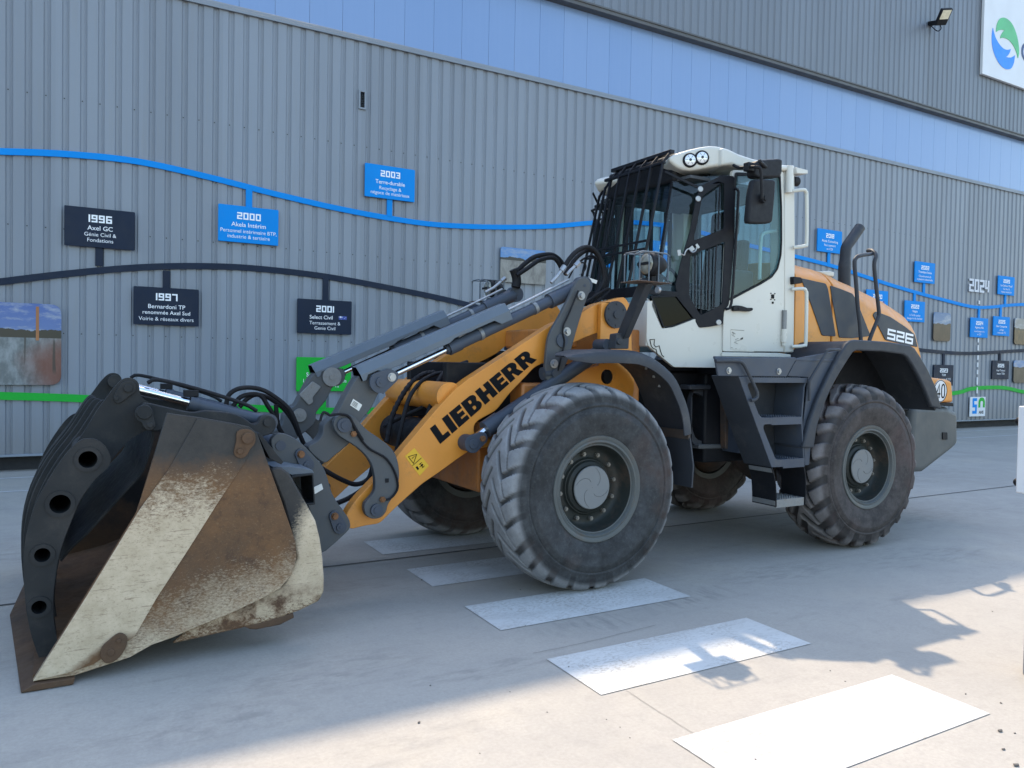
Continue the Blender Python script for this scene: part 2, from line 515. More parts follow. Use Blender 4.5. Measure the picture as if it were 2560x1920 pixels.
def bucket_mat(name, mode):
    """worn bucket steel: black paint high up, rust in the middle, cream scraped paint low down; heel adds a painted shade band"""
    b = NB(name)
    x, y, z = b.xyz()
    n = b.noise(3.2, 8, .68); n2 = b.noise(9, 8, .72); fine = b.noise(75, 8, .78, b.mapped((.7, 1, 1.35), (0, .5, 0)))
    scr = b.noise(34, 6, .75, b.mapped((.22, 1, 3.4), (0, .45, 0)))
    dark = b.mix(b.ramp(n2, .35, .65), (.022, .022, .022), (.050, .046, .042))
    rust = b.mix(b.ramp(n, .30, .70), (.066, .040, .024), (.165, .080, .031))
    rust = b.mix(b.math('MULTIPLY', b.ramp(fine, .54, .66), .38), rust, (.26, .17, .085))
    rust = b.mix(b.math('MULTIPLY', b.ramp(n2, .52, .66), .7), rust, (.055, .032, .022))
    cream = b.mix(b.ramp(n2, .35, .65), (.42, .335, .225), (.57, .465, .33))
    cream = b.mix(b.math('MULTIPLY', b.ramp(scr, .58, .66), .75), cream, (.13, .085, .05))
    cream = b.mix(b.math('MULTIPLY', b.ramp(fine, .54, .66), .6), cream, (.16, .105, .06))
    zn = b.math('ADD', z, b.math('MULTIPLY', b.math('SUBTRACT', n, .5), .50))
    zf = b.math('ADD', zn, b.math('MULTIPLY', b.math('SUBTRACT', fine, .5), .85))
    if mode == 'strip':
        c = b.mix(b.rng(zf, .78, 1.0, 0, 1), cream, rust)
        c = b.mix(b.rng(zn, .98, 1.12, 0, 1), c, dark)
        fx = b.math('ADD', b.math('ADD', x, b.math('MULTIPLY', z, -1.2)), b.math('MULTIPLY', b.math('SUBTRACT', n, .5), .3))
        c = b.mix(b.math('MULTIPLY', b.rng(fx, -.02, .05, 0, 1), b.rng(z, .22, .17, 0, 1)), c, rust)
    elif mode == 'side':
        low = b.math('ADD', b.math('SUBTRACT', zf, b.math('MULTIPLY', x, .30)), b.math('MULTIPLY', b.math('SUBTRACT', n2, .5), .25))
        c = b.mix(b.rng(low, -.10, .22, 0, 1), cream, rust)
        c = b.mix(b.rng(zn, .98, 1.14, 0, 1), c, dark)
    elif mode == 'heel':
        hx = b.math('ADD', b.math('SUBTRACT', b.math('MULTIPLY', x, 1.0), b.math('MULTIPLY', z, .25)), b.math('MULTIPLY', b.math('SUBTRACT', fine, .5), .25))
        c = b.mix(b.rng(hx, .98, 1.06, 0, 1), (.022, .022, .023), cream)  # dark inner band is painted shade of the heel's hollow curve
        c = b.mix(b.rng(zn, .24, .40, 1, 0), c, b.mix(b.ramp(n2, .42, .6), cream, rust))
        c = b.mix(b.rng(zn, .72, .86, 0, 1), c, dark)
        c = b.mix(b.rng(zf, .10, .20, 1, 0), c, rust)
    elif mode == 'inside':
        c = b.mix(b.ramp(n, .42, .62), (.020, .018, .017), (.085, .048, .028))
        c = b.mix(b.rng(zn, .05, .35, .8, 0), c, rust)
    else:
        c = b.mix(.55, rust, (.05, .032, .022))
    b.col(c)
    b.rough(b.rng(n2, .3, .7, .5, .8)); b.b.inputs["Specular IOR Level"].default_value = .35
    b.bump(b.math('ADD', n2, b.math('MULTIPLY', fine, .4)), .25, .006)
    return b.m
for k in ('strip', 'side', 'heel', 'inside', 'lip'):
    M['bk_'+k] = bucket_mat('bucket_'+k, k)

# ------------------------------------------------------------------ helpers: lettering

def text_into(mb, body, xc, zc, cap, Y, bold=0.0, th=.003, maxw=None):
    cu = bpy.data.curves.new("lettering", 'FONT')
    cu.body = body; cu.align_x = 'CENTER'; cu.size = cap/.77; cu.offset = (bold*1.6-.003)*cap
    cu.resolution_u = 3
    o = bpy.data.objects.new("lettering", cu); COL.objects.link(o)
    bpy.context.view_layer.update()
    me = bpy.data.meshes.new_from_object(o.evaluated_get(bpy.context.evaluated_depsgraph_get()))
    xs = [v.co.x for v in me.vertices]
    if xs:
        k = 1.0
        if maxw and max(xs)-min(xs) > maxw: k = maxw/(max(xs)-min(xs))
        mb.add([(xc+v.co.x*k, Y-th, zc-cap/2+v.co.y) for v in me.vertices], [tuple(p.vertices) for p in me.polygons])
    bpy.data.objects.remove(o); bpy.data.curves.remove(cu); bpy.data.meshes.remove(me)

def strip_outline(path, t, closed=False):
    """mitred band of width t along a polyline, as quads"""
    P = [Vector(p) for p in path]; m = len(P); L = []; R = []
    for i in range(m):
        d0 = (P[i]-P[i-1]).normalized() if (i > 0 or closed) else (P[1]-P[0]).normalized()
        d1 = (P[(i+1) % m]-P[i]).normalized() if (i < m-1 or closed) else d0
        n0 = Vector((-d0.y, d0.x)); n1 = Vector((-d1.y, d1.x))
        b = (n0+n1); b = b/max(b.dot(n0), .3)
        L.append(P[i]+b*t/2); R.append(P[i]-b*t/2)
    return L, R

DIG = {'0': [([(0, 0), (0, 1), (1, 1), (1, 0)], 1)], '1': [([(.5, 0), (.5, 1)], 0)],
       '2': [([(0, 1), (1, 1), (1, .5), (0, .5), (0, 0), (1, 0)], 0)],
       '3': [([(0, 1), (1, 1), (1, 0), (0, 0)], 0), ([(.15, .5), (.88, .5)], 0)],
       '4': [([(0, 1), (0, .38), (.78, .38)], 0), ([(.9, 1), (.9, 0)], 0)],
       '5': [([(1, 1), (0, 1), (0, .5), (1, .5), (1, 0), (0, 0)], 0)],
       '6': [([(1, 1), (0, 1), (0, 0), (1, 0), (1, .5), (.12, .5)], 0)],
       '7': [([(0, 1), (1, 1), (1, 0)], 0)],
       '8': [([(0, 0), (0, 1), (1, 1), (1, 0)], 1), ([(.12, .5), (.88, .5)], 0)],
       '9': [([(0, 0), (1, 0), (1, 1), (0, 1), (0, .5), (.88, .5)], 0)]}

def digits_into(mb, s, xc, zc, h, Y, wr=.72, tr=.2, th=.004, solid=0.0, fn=None):
    t = h*tr; w = h*wr; gap = t*.75
    adv = [(w if c != '1' else t)+gap for c in s]
    x = xc-(sum(adv)-gap)/2
    for c, a in zip(s, adv):
        for path, cl in DIG[c]:
            ww = w-t if c != '1' else 0
            pts = [(x+t/2+px*ww, zc-h/2+t/2+pz*(h-t)) for px, pz in path]
            # square the free ends
            if not cl:
                for e, q in ((0, 1), (-1, -2)):
                    d = (Vector(pts[e])-Vector(pts[q])).normalized()
                    if len(pts) > 2 or c in '14':
                        pts[e] = tuple(Vector(pts[e])+d*(t/2 if not (c in '69' and e == -1) and not (c == '4' and e == -1) else 0))
            L, R = strip_outline(pts, t, cl)
            m = len(pts)
            f = fn or (lambda p: (p[0], Y-th, p[1]))
            vs = [f(p) for p in L]+[f(p) for p in R]
            fs = [(i, (i+1) % m, m+(i+1) % m, m+i) for i in range(m if cl else m-1)]
            if solid:
                n = len(vs)
                vs = vs+[(v[0], v[1]+solid, v[2]) for v in vs]
                fs = fs+[tuple(n+i for i in reversed(q)) for q in fs]
                fs += [(i, n+i, n+(i+1) % m, (i+1) % m) for i in range(m if cl else m-1)]
                fs += [(m+i, m+(i+1) % m, n+m+(i+1) % m, n+m+i) for i in range(m if cl else m-1)]
                if not cl:
                    fs += [(0, m, n+m, n), (m-1, n+m-1, n+2*m-1, 2*m-1)]
            mb.add(vs, fs)
        x += a

# ------------------------------------------------------------------ ground and painted markings
g = MB(); g.add([(-150, -150, 0), (150, -150, 0), (150, 150, 0), (-150, 150, 0)], [(0, 1, 2, 3)])
tag(g.build('ground', M['ground'], fix=False), kind='structure')

def slab(name, pts, z, mat, kind='structure'):
    m = MB(); m.add([(p[0], p[1], z) for p in pts], [tuple(range(len(pts)))])
    o = m.build(name, mat, fix=False)
    return tag(o, kind=kind)
for k in range(5):
    y0, y1 = 2.0+k*1.02-.01, 2.49+k*1.02+.01
    a = 2.275+.009*k*2
    slab('crosswalk_stripe', [(a-.005, y0), (a+1.51, y0), (a+1.525, y1), (a+.01, y1)], .004, M['stripe'])
joint_m = paint('joint_sealant', (.07, .068, .066), .8)
slab('expansion_joint', [(-12, 5.84), (40, 6.02), (40, 6.04), (-12, 5.86)], .005, joint_m)
line_m = paint('thin_line_paint', (.60, .61, .62), .6)
slab('ground_line', [(-12, 10.73), (40, 10.79), (40, 10.83), (-12, 10.77)], .004, line_m)
slab('ground_line', [(-12, 11.9), (40, 11.96), (40, 12.0), (-12, 11.94)], .004, line_m)
crack_m = paint('crack_dirt', (.20, .185, .165), .9)
def crack(pts, w):
    P = []
    random.seed(len(pts)*31)
    for (a, b) in zip(pts[:-1], pts[1:]):
        for k in range(8):
            t = k/8; P.append((a[0]+(b[0]-a[0])*t+random.uniform(-.003, .003), a[1]+(b[1]-a[1])*t+random.uniform(-.003, .003)))
    P.append(pts[-1])
    L, R = strip_outline(P, w)
    m = MB(); n = len(P)
    m.add([(p.x, p.y, .0035) for p in L]+[(p.x, p.y, .0035) for p in R], [(i, i+1, n+i+1, n+i) for i in range(n-1)])
    tag(m.build('ground_crack', crack_m, fix=False), kind='structure')
crack([onG('S', p) for p in ((800, 606), (1062, 772))], .0025)
crack([onG('S', p) for p in ((470, 474), (640, 440), (905, 374))], .0035)
crack([onG('S', p) for p in ((1530, 690), (1360, 640))], .002)
peb_m = paint('pebble_stone', (.13, .115, .10), .85, var=.4, scale=30, bump=.3)
pebs = [(67, 720, 14), (1403, 730, 9), (1260, 852, 12), (2130, 650, 10), (2005, 618, 9), (1105, 407, 11), (598, 523, 12), (108, 588, 10),
        (800, 440, 9), (815, 773, 6), (780, 735, 5), (732, 708, 6), (2128, 750, 20), (2140, 815, 14), (2180, 757, 9), (445, 375, 10), (1660, 712, 6),
        (522, 682, 6), (1525, 535, 7), (77, 213, 12), (2185, 872, 20), (427, 248, 8), (283, 828, 5), (812, 462, 7), (1578, 573, 7), (2100, 325, 8), (2024, 708, 8), (390, 610, 6)]
pb = None
for i, (px, py, r) in enumerate(pebs):
    if pb is None:
        bm = bmesh.new(); bmesh.ops.create_icosphere(bm, subdivisions=2, radius=1)
        for v in bm.verts:
            v.co *= 1+random.uniform(-.22, .22); v.co.z *= .6
        me = bpy.data.meshes.new('pebble'); bm.to_mesh(me); bm.free(); me.materials.append(peb_m)
        pb = bpy.data.objects.new('pebble', me); o = pb
    else:
        o = pb.copy()
    COL.objects.link(o)
    gx, gy = onG('S', (px, py))
    s = r*.0005
    o.location = (gx, gy, s*.5); o.scale = (s*1.25, s*.85, s); o.rotation_euler = (0, 0, random.uniform(0, 6.3))
    tag(o, 'small brown stone chip lying loose on the pale concrete', 'pebble', 'stone chips scattered on the concrete')

# ------------------------------------------------------------------ warehouse
YW = 12.6
wh = empty('warehouse', (10, YW, 0), 'long grey warehouse clad in ribbed metal with pale blue daylight band', 'warehouse')
XL, XR = -24.0, 60.0
def cladding(name, pitch, frac, dep, y, z0, z1, phase, mat, screws=()):
    m = MB(); n0 = math.floor((XL-phase)/pitch); n1 = math.ceil((XR-phase)/pitch)
    prof = []
    a = pitch*frac
    for k in range(n0, n1):
        c = phase+k*pitch           # middle of the groove
        prof += [(c-a*.5-.016, y), (c-a*.5, y+dep), (c+a*.06, y+dep), (c+a*.12, y+dep*.72), (c+a*.24, y+dep*.72), (c+a*.30, y+dep), (c+a*.5, y+dep), (c+a*.5+.016, y)]
    n = len(prof)
    m.add([(p[0], p[1], z0) for p in prof]+[(p[0], p[1], z1) for p in prof], [(i, i+1, n+i+1, n+i) for i in range(n-1)])
    m.mat(1)
    for zz in screws:
        for k in range(n0, n1):
            c = phase+k*pitch
            if -8 < c < 30:
                m.box(c-a*.36, c-a*.36+.014, y+dep-.006, y+dep-.0005, zz-.007, zz+.007)
    return m.build(name, [mat, M['dark_gap']], wh, fix=False, ang=10)
ph0 = onY('W', (40, 400), YW)[0]
cladding('lower_cladding', .2187, .27, .021, YW, .235, 6.90, ph0, M['wall'], (1.9, 3.35, 5.15))
cladding('upper_cladding', .2075, .28, .016, 12.5, 8.52, 14.16, 10.61, M['upper'])
m = MB(); m.box(XL, XR, 12.57, 12.70, 6.90, 6.935); m.box(XL, XR, 12.56, 12.58, 6.85, 6.898); m.box(XL, XR, 12.60, 12.7, 6.9352, 6.96)
m.build('cap_flashing', M['trim'], wh, .004)
m = MB()
k0 = 7.30
k = math.floor((XL-k0)/.542)
while k0+k*.542 < XR:
    a = k0+k*.542
    m.box(a+.0015, a+.5405, 12.64, 12.70, 6.94, 8.48)
    k += 1
m.build('daylight_band', M['band'], wh, .003)
m = MB(); m.box(XL, XR, 12.46, 12.72, 8.43, 8.50); m.box(XL, XR, 12.44, 12.50, 8.50, 8.535)
m.build('lintel_trim', M['lintel'], wh, .004)
m = MB(); m.box(XL, XR, 12.78, 13.0, -.1, .3)
m.build('plinth', M['dark_gap'], wh)
m = MB(); m.box(XL, XR, 12.55, 12.66, .205, .235)
m.build('base_flashing', M['trim'], wh, .004)
m = MB(); m.box(XL, XR, 12.72, 34.0, .3, 14.20); m.box(XL, XR, 12.40, 12.72, 14.15, 14.21)
m.build('roof_block', M['upper'], wh)

# ------------------------------------------------------------------ wall ribbons
def ribbon(name, segs, w, mat, label, cat='ribbon'):
    pts = [onY(r, p, YW) for r, p in segs]
    pts = smooth(pts, 6)
    L, R = strip_outline(pts, w)
    m = MB()
    rings = []
    for l, r in zip(L, R):
        rings.append([(l.x, YW-.030, l.y), (r.x, YW-.030, r.y), (r.x, YW-.004, r.y), (l.x, YW-.004, l.y)])
    m.loft(rings)
    return tag(m.build(name, mat), label, cat)
ribbon('wall_ribbon', [('I', p) for p in ((-120, 327), (0, 328), (150, 334), (300, 350), (450, 383), (600, 421), (750, 455), (900, 481), (1000, 489), (1100, 491), (1190, 489))]
       + [('D', p) for p in ((170, 585), (300, 577), (500, 579), (740, 605), (900, 637), (1100, 690), (1300, 742), (1570, 806))]
       + [('G', p) for p in ((480, 397), (640, 447), (860, 520), (1070, 583), (1300, 645), (1420, 675), (1500, 687), (1600, 685), (1700, 674), (1825, 667), (2000, 670))],
       .088, M['sign_blue'], 'long wavy bright blue ribbon fixed across the grey wall')
ribbon('wall_ribbon', [('I', p) for p in ((-120, 625), (0, 609), (150, 591), (300, 578), (430, 575), (550, 580), (700, 597), (850, 624), (975, 650), (1150, 692), (1400, 735), (1600, 742), (1800, 741), (1950, 752))]
       + [('G', p) for p in ((1135, 985), (1300, 1000), (1400, 1005), (1500, 1004), (1700, 992), (1825, 985), (2000, 980))],
       .092, M['sign_dark'], 'long wavy dark navy ribbon fixed across the grey wall')
ribbon('wall_ribbon', [('I', p) for p in ((-120, 853), (0, 855), (160, 860), (400, 872), (580, 883), (700, 887), (800, 887), (1000, 880), (1500, 868), (1900, 866))]
       + [('G', p) for p in ((1335, 1280), (1450, 1250), (1600, 1240), (1700, 1245), (1825, 1272), (2000, 1290))],
       .105, M['sign_green'], 'long wavy bright green ribbon low on the grey wall')

# ------------------------------------------------------------------ wall signs
def rect(r, c):
    q = [onY(r, p, YW-.05) for p in c]
    return ((q[0][0]+q[3][0])/2, (q[1][0]+q[2][0])/2, (q[3][1]+q[2][1])/2, (q[0][1]+q[1][1])/2)

def sign(r, c, mat, label, year, lines, stem=None, yz=.27, yh=.19, stw=.095, flag=None):
    x0, x1, z0, z1 = rect(r, c)
    s = MB(); s.prism(rnd([(x0, z0), (x1, z0), (x1, z1), (x0, z1)], .012, 2), YW-.060, YW-.035)
    root = s.build('timeline_sign', mat, None, .003)
    tag(root, label, 'sign')
    H = z1-z0; xc = (x0+x1)/2; Wd = x1-x0
    t = MB()
    if year:
        digits_into(t, year, xc, z1-yz*H, yh*H, YW-.060)
    for body, fz, cap, bold in lines:
        fx = 0
        if isinstance(body, tuple): body, fx = body
        tm = MB(); text_into(tm, body, xc+fx*Wd, z1-fz*H, cap*H, YW-.060, bold, .003, Wd*.93)
        tm.build('lettering', M['letter'], root, fix=False)
    if t.v:
        t.build('year_numerals', M['letter'], root, fix=False)
    if flag:
        fm = MB(); a, b = xc+flag[0]*Wd, z1-flag[1]*H; hw, hh = .075*Wd, .05*H
        fm.box(a-hw, a+hw, YW-.0635, YW-.061, b-hh, b+hh)
        fo = fm.build('flag_emblem', paint('flag_blue', (.03, .06, .28), .4), root)
        fm = MB()
        fm.box(a-hw, a-hw*.05, YW-.0655, YW-.0638, b+hh*.35, b+hh*.6); fm.box(a-hw*.62, a-hw*.42, YW-.0668, YW-.0656, b+hh*.02, b+hh)
        fm.box(a+hw*.4, a+hw*.5, YW-.0655, YW-.0638, b-hh*.3, b-hh*.1); fm.box(a-hw*.5, a-hw*.4, YW-.0655, YW-.0638, b-hh*.7, b-hh*.5)
        fm.box(a+hw*.7, a+hw*.8, YW-.0655, YW-.0638, b+hh*.3, b+hh*.5)
        fm.build('flag_cross', M['letter'], root)
    if stem:
        rr, p, q = stem
        xa, za = onY(rr, p, YW-.03); xb, zb = onY(rr, q, YW-.03)
        st = MB(); st.box(xa-stw/2, xa+stw/2, YW-.034, YW-.006, min(za, zb), max(za, zb))
        st.build('stem', mat, root, .002)
    return root

sign('H', ((314, 418), (658, 448), (658, 635), (313, 612)), M['sign_dark'], 'dark navy sign reading 1996 standing on its stem above the dark ribbon', '1996',
     [('Axel GC', .50, .125, .006), ('Génie Civil &', .665, .105, 0), ('Fondations', .81, .105, 0)], ('H', (484, 600), (484, 712)))
sign('H', ((652, 810), (970, 828), (968, 1008), (650, 995)), M['sign_dark'], 'dark sign reading 1997 with three lines of text below the dark ribbon', '1997',
     [('Bernardoni TP', .50, .12, .006), ('renommée Axel Sud', .66, .11, .006), ('Voirie & réseaux divers', .83, .11, 0)], ('H', (812, 735), (812, 830)), yz=.25)
sign('H', ((1452, 868), (1716, 888), (1714, 1050), (1449, 1036)), M['sign_dark'], 'dark sign reading 2001 with a tiny flag, below the dark ribbon', '2001',
     [(('Select Civil', -.07), .51, .12, .006), ('Terrassement &', .68, .11, 0), ('Genie Civil', .83, .11, 0)], ('H', (1590, 775), (1590, 885)), flag=(.33, .51))
sign('H', ((1065, 408), (1358, 440), (1358, 613), (1064, 590)), M['sign_blue'], 'bright blue sign reading 2000 hanging below the blue ribbon', '2000',
     [('Akela Intérim', .50, .13, .006), ('Personnel intérimaire BTP,', .68, .11, 0), ('industrie & tertiaire', .83, .11, 0)], ('H', (1216, 330), (1216, 425)))
sign('H', ((1781, 208), (2024, 245), (2022, 403), (1779, 370)), M['sign_blue'], 'bright blue sign reading 2003 standing above the blue ribbon', '2003',
     [('Terre-durable', .50, .13, .006), ('Recyclage &', .68, .115, 0), ('négoce de matériaux', .83, .115, 0)], ('H', (1902, 385), (1902, 470)), yz=.25)
sign('B', ((417, 563), (699, 572), (699, 745), (416, 740)), M['sign_green'], 'bright green sign behind the tilt cylinder guards of the loader', None,
     [(('Se', -.28), .50, .13, .006), (('Lo', -.34), .68, .11, 0), (('iels', .36), .68, .11, 0), (('rs', .24), .83, .11, 0)], ('B', (556, 735), (554, 832)))
sign('G', ((398, 140), (568, 163), (560, 318), (393, 298)), M['sign_blue'], 'bright blue sign reading 2018 beside the exhaust pipe above the ribbon', '2018',
     [('Akela Consulting', .50, .12, .004), ('Recrutement', .68, .11, 0), ('en CDI', .84, .11, 0)], ('G', (478, 305), (478, 392)))
sign('G', ((735, 560), (882, 578), (882, 735), (733, 720)), M['sign_blue'], 'blue sign half hidden behind the engine hood, with a tiny flag', '2020',
     [('Akela', .50, .12, .004)], ('G', (812, 515), (812, 572)), flag=(.25, .50))
sign('G', ((1070, 367), (1208, 383), (1205, 525), (1067, 512)), M['sign_blue'], 'blue sign reading 2022 standing above the blue ribbon', '2022',
     [('Tremblant Steles', .48, .12, .004), ('Chaudronnerie &', .68, .11, 0), ('tuyauterie industrielle', .83, .11, 0)], ('G', (1136, 515), (1136, 590)))
sign('G', ((1000, 637), (1138, 650), (1135, 793), (998, 780)), M['sign_blue'], 'blue sign reading 2022 below the ribbon, just behind the loader tail', '2022',
     [('Nagos', .48, .12, .004), ('A Tall & samby', .68, .11, 0), ('designers de chantier', .83, .11, 0)], ('G', (1071, 588), (1071, 645)))
sign('G', ((1455, 757), (1575, 763), (1572, 898), (1452, 893)), M['sign_blue'], 'blue sign reading 2024 below the ribbon on the dashed line', '2024',
     [('Agence Alès', .48, .12, .004), ('travail temporaire', .68, .10, 0), ('et CDI', .83, .10, 0)], ('G', (1517, 685), (1517, 762)))
sign('G', ((1645, 465), (1758, 480), (1756, 606), (1643, 598)), M['sign_blue'], 'blue sign reading 2025 standing above the ribbon right of the silver numerals', '2025',
     [('Les Sablons Massif', .50, .12, .004), ('Carrière &', .68, .11, 0), ('négoce matériaux', .83, .11, 0)], ('G', (1698, 600), (1698, 678)))
sign('G', ((1612, 745), (1725, 757), (1722, 887), (1610, 880)), M['sign_blue'], 'blue sign reading 2025 hanging below the blue ribbon', '2025',
     [('Béal Composite', .50, .12, .004), ('usinage', .68, .11, 0), ('composite TC', .83, .11, 0)], ('G', (1667, 676), (1667, 752)))
sign('G', ((1200, 1082), (1335, 1087), (1333, 1230), (1198, 1226)), M['sign_dark'], 'dark sign reading 2023 above the orange rear end of the loader', '2023',
     [('TGM', .48, .12, .004), ('Gros oeuvre & TCE', .68, .11, 0)], ('G', (1272, 1003), (1272, 1090)))
sign('G', ((1605, 1053), (1720, 1057), (1717, 1185), (1602, 1180)), M['sign_dark'], 'dark sign reading 2025 below the dark ribbon, right of the dashed line', '2025',
     [('Axel Travaux', .52, .12, .004), ('renom. TGN', .70, .11, .01)], ('G', (1663, 994), (1663, 1058)))
sign('D', ((255, 690), (345, 700), (345, 880), (255, 872)), M['sign_blue'], 'blue sign seen through the bars at the far left of the cab', '2015',
     [('Akela', .50, .12, .004)], ('D', (300, 575), (300, 700)))
sign('D', ((622, 700), (760, 712), (758, 860), (620, 850)), M['sign_blue'], 'blue sign seen through the middle of the cab windows', '2016',
     [('Akela Formation', .50, .12, .004)], ('D', (690, 598), (690, 705)))

# the logo board, high on the wall
def logo_board():
    Y = 12.40
    x0, zt = onY('L', (1392, 0), Y); xb, zb = onY('L', (1360, 1272), Y)
    x0 = (x0+xb)/2
    m = MB(); m.box(x0, x0+6.5, Y, Y+.08, zb, zb+3.0)
    root = m.build('logo_board', M['sign_white'], None, .006)
    tag(root, 'large white board with green and blue swirl emblem high on the wall', 'sign')
    def shape(name, pts, mat):
        q = smooth([onY('L', p, Y-.004) for p in pts], 3, True)
        s = MB(); s.prism(q, Y-.012, Y-.001); s.build(name, mat, root, ang=20)
    def pl(*segs):
        return [p for s in segs for p in s]
    def mix(name, pts, mat):
        q = [onY('L', p, Y-.004) for p in pts]
        s = MB(); s.prism(q, Y-.012, Y-.001); s.build(name, mat, root, ang=20)
    up = smooth([(1590, 552), (1596, 470), (1620, 380), (1660, 322), (1715, 305), (1775, 325), (1840, 380), (1895, 470), (1940, 590), (1970, 720), (1986, 850), (1984, 940), (1968, 1005)], 4)
    lo = smooth([(1968, 1005), (1940, 900), (1890, 790), (1820, 700), (1750, 660), (1705, 652), (1662, 662)], 4)[1:] + smooth([(1662, 662), (1675, 610), (1700, 565), (1735, 522)], 4)[1:] + smooth([(1735, 522), (1680, 515), (1630, 528), (1590, 552)], 4)[1:-1]
    mix('green_leaf', up+lo, paint('logo_green', (.08, .42, .16), .4))
    a = smooth([(1535, 482), (1520, 600), (1520, 740), (1545, 880), (1600, 1020), (1670, 1130), (1740, 1185), (1800, 1198), (1850, 1180), (1885, 1120), (1905, 1040), (1915, 955)], 4)
    c = smooth([(1915, 955), (1860, 990), (1810, 996), (1762, 985)], 4)[1:]+smooth([(1762, 985), (1800, 950), (1826, 905), (1843, 848)], 4)[1:]+smooth([(1843, 848), (1780, 862), (1715, 838), (1650, 770), (1590, 670), (1555, 570), (1535, 482)], 4)[1:-1]
    mix('blue_leaf', a+c, paint('logo_blue', (.005, .22, .80), .4))
    nav = paint('logo_navy', (.012, .03, .12), .4)
    q = [onY('L', p, Y-.004) for p in ((2040, 790), (2060, 745), (2110, 720), (2110, 1100), (2065, 1075), (2038, 1010))]
    xs = [p[0] for p in q]; zs = [p[1] for p in q]
    s = MB(); t = .11; zz0, zz1 = min(zs), max(zs); xx = min(xs)
    L, R = strip_outline(smooth([(xx+.75, zz1-.10), (xx+.35, zz1-.03), (xx+.06, zz1-.18), (xx+.055, zz0+.2), (xx+.35, zz0+.04), (xx+.75, zz0+.05), (xx+.78, (zz0+zz1)/2), (xx+.45, (zz0+zz1)/2)], 4), t)
    n = len(L)
    s.add([(p.x, Y-.006, p.y) for p in L]+[(p.x, Y-.006, p.y) for p in R], [(i, i+1, n+i+1, n+i) for i in range(n-1)])
    s.build('navy_letter', nav, root, fix=False)
logo_board()

# silver numerals and dashed line, anniversary plate
m = MB()
xa, za = onY('G', (1440, 485), YW-.05); xb, zb = onY('G', (1595, 590), YW-.05); xm, zl = onY('G', (1440, 575), YW-.05)
digits_into(m, '2024', (xa+xb)/2, (za+zl)/2+.0, (za-zl), YW-.03, .60, .17, .02, .022)
tag(m.build('wall_numerals', M['digit'], None), 'silver raised numerals 2024 on the grey wall', 'numerals')
m = MB()
for k, (y0, y1) in enumerate(((640, 665), (900, 930), (948, 985), (1018, 1050), (1068, 1100), (1118, 1150), (1170, 1222), (1240, 1282))):
    f = (y0-640)/642
    xa, z1 = onY('G', (1517-16*f, y0), YW-.03); _, z0 = onY('G', (1517-16*f, y1), YW-.03)
    m.box(xa-.026, xa+.026, YW-.034, YW-.008, z0, z1)
tag(m.build('dashed_line', M['sign_white'], None, .002), 'vertical white dashed line running down the wall under the silver numerals', 'marking')

x0, x1, z0, z1 = rect('G', ((1452, 1305), (1556, 1307), (1555, 1440), (1448, 1440)))
m = MB(); m.box(x0, x1, YW-.06, YW-.035, z0, z1)
plate = tag(m.build('anniversary_plate', M['sign_white'], None, .003), 'small white plate with blue 5 and green 0 near the wall base', 'sign')
Wd, Hh = x1-x0, z1-z0
s = MB(); digits_into(s, '5', x0+.29*Wd, z0+.54*Hh, .80*Hh, YW-.06, .50, .19); s.build('blue_numeral', M['sign_blue'], plate, fix=False)
s = MB()
L, R = strip_outline(smooth([(x0+.60*Wd, z0+.45*Hh), (x0+.60*Wd, z0+.74*Hh), (x0+.66*Wd, z0+.86*Hh), (x0+.745*Wd, z0+.88*Hh), (x0+.83*Wd, z0+.86*Hh), (x0+.89*Wd, z0+.74*Hh), (x0+.89*Wd, z0+.45*Hh)], 4), .13*Wd)
n = len(L)
s.add([(p.x, YW-.063, p.y) for p in L]+[(p.x, YW-.063, p.y) for p in R], [(i, i+1, n+i+1, n+i) for i in range(n-1)])
s.build('green_numeral', M['sign_green'], plate, fix=False)
s = MB(); text_into(s, 'ANS', x0+.73*Wd, z0+.22*Hh, .17*Hh, YW-.06, .02, .003, .42*Wd); s.build('lettering', M['lettering'], plate, fix=False)

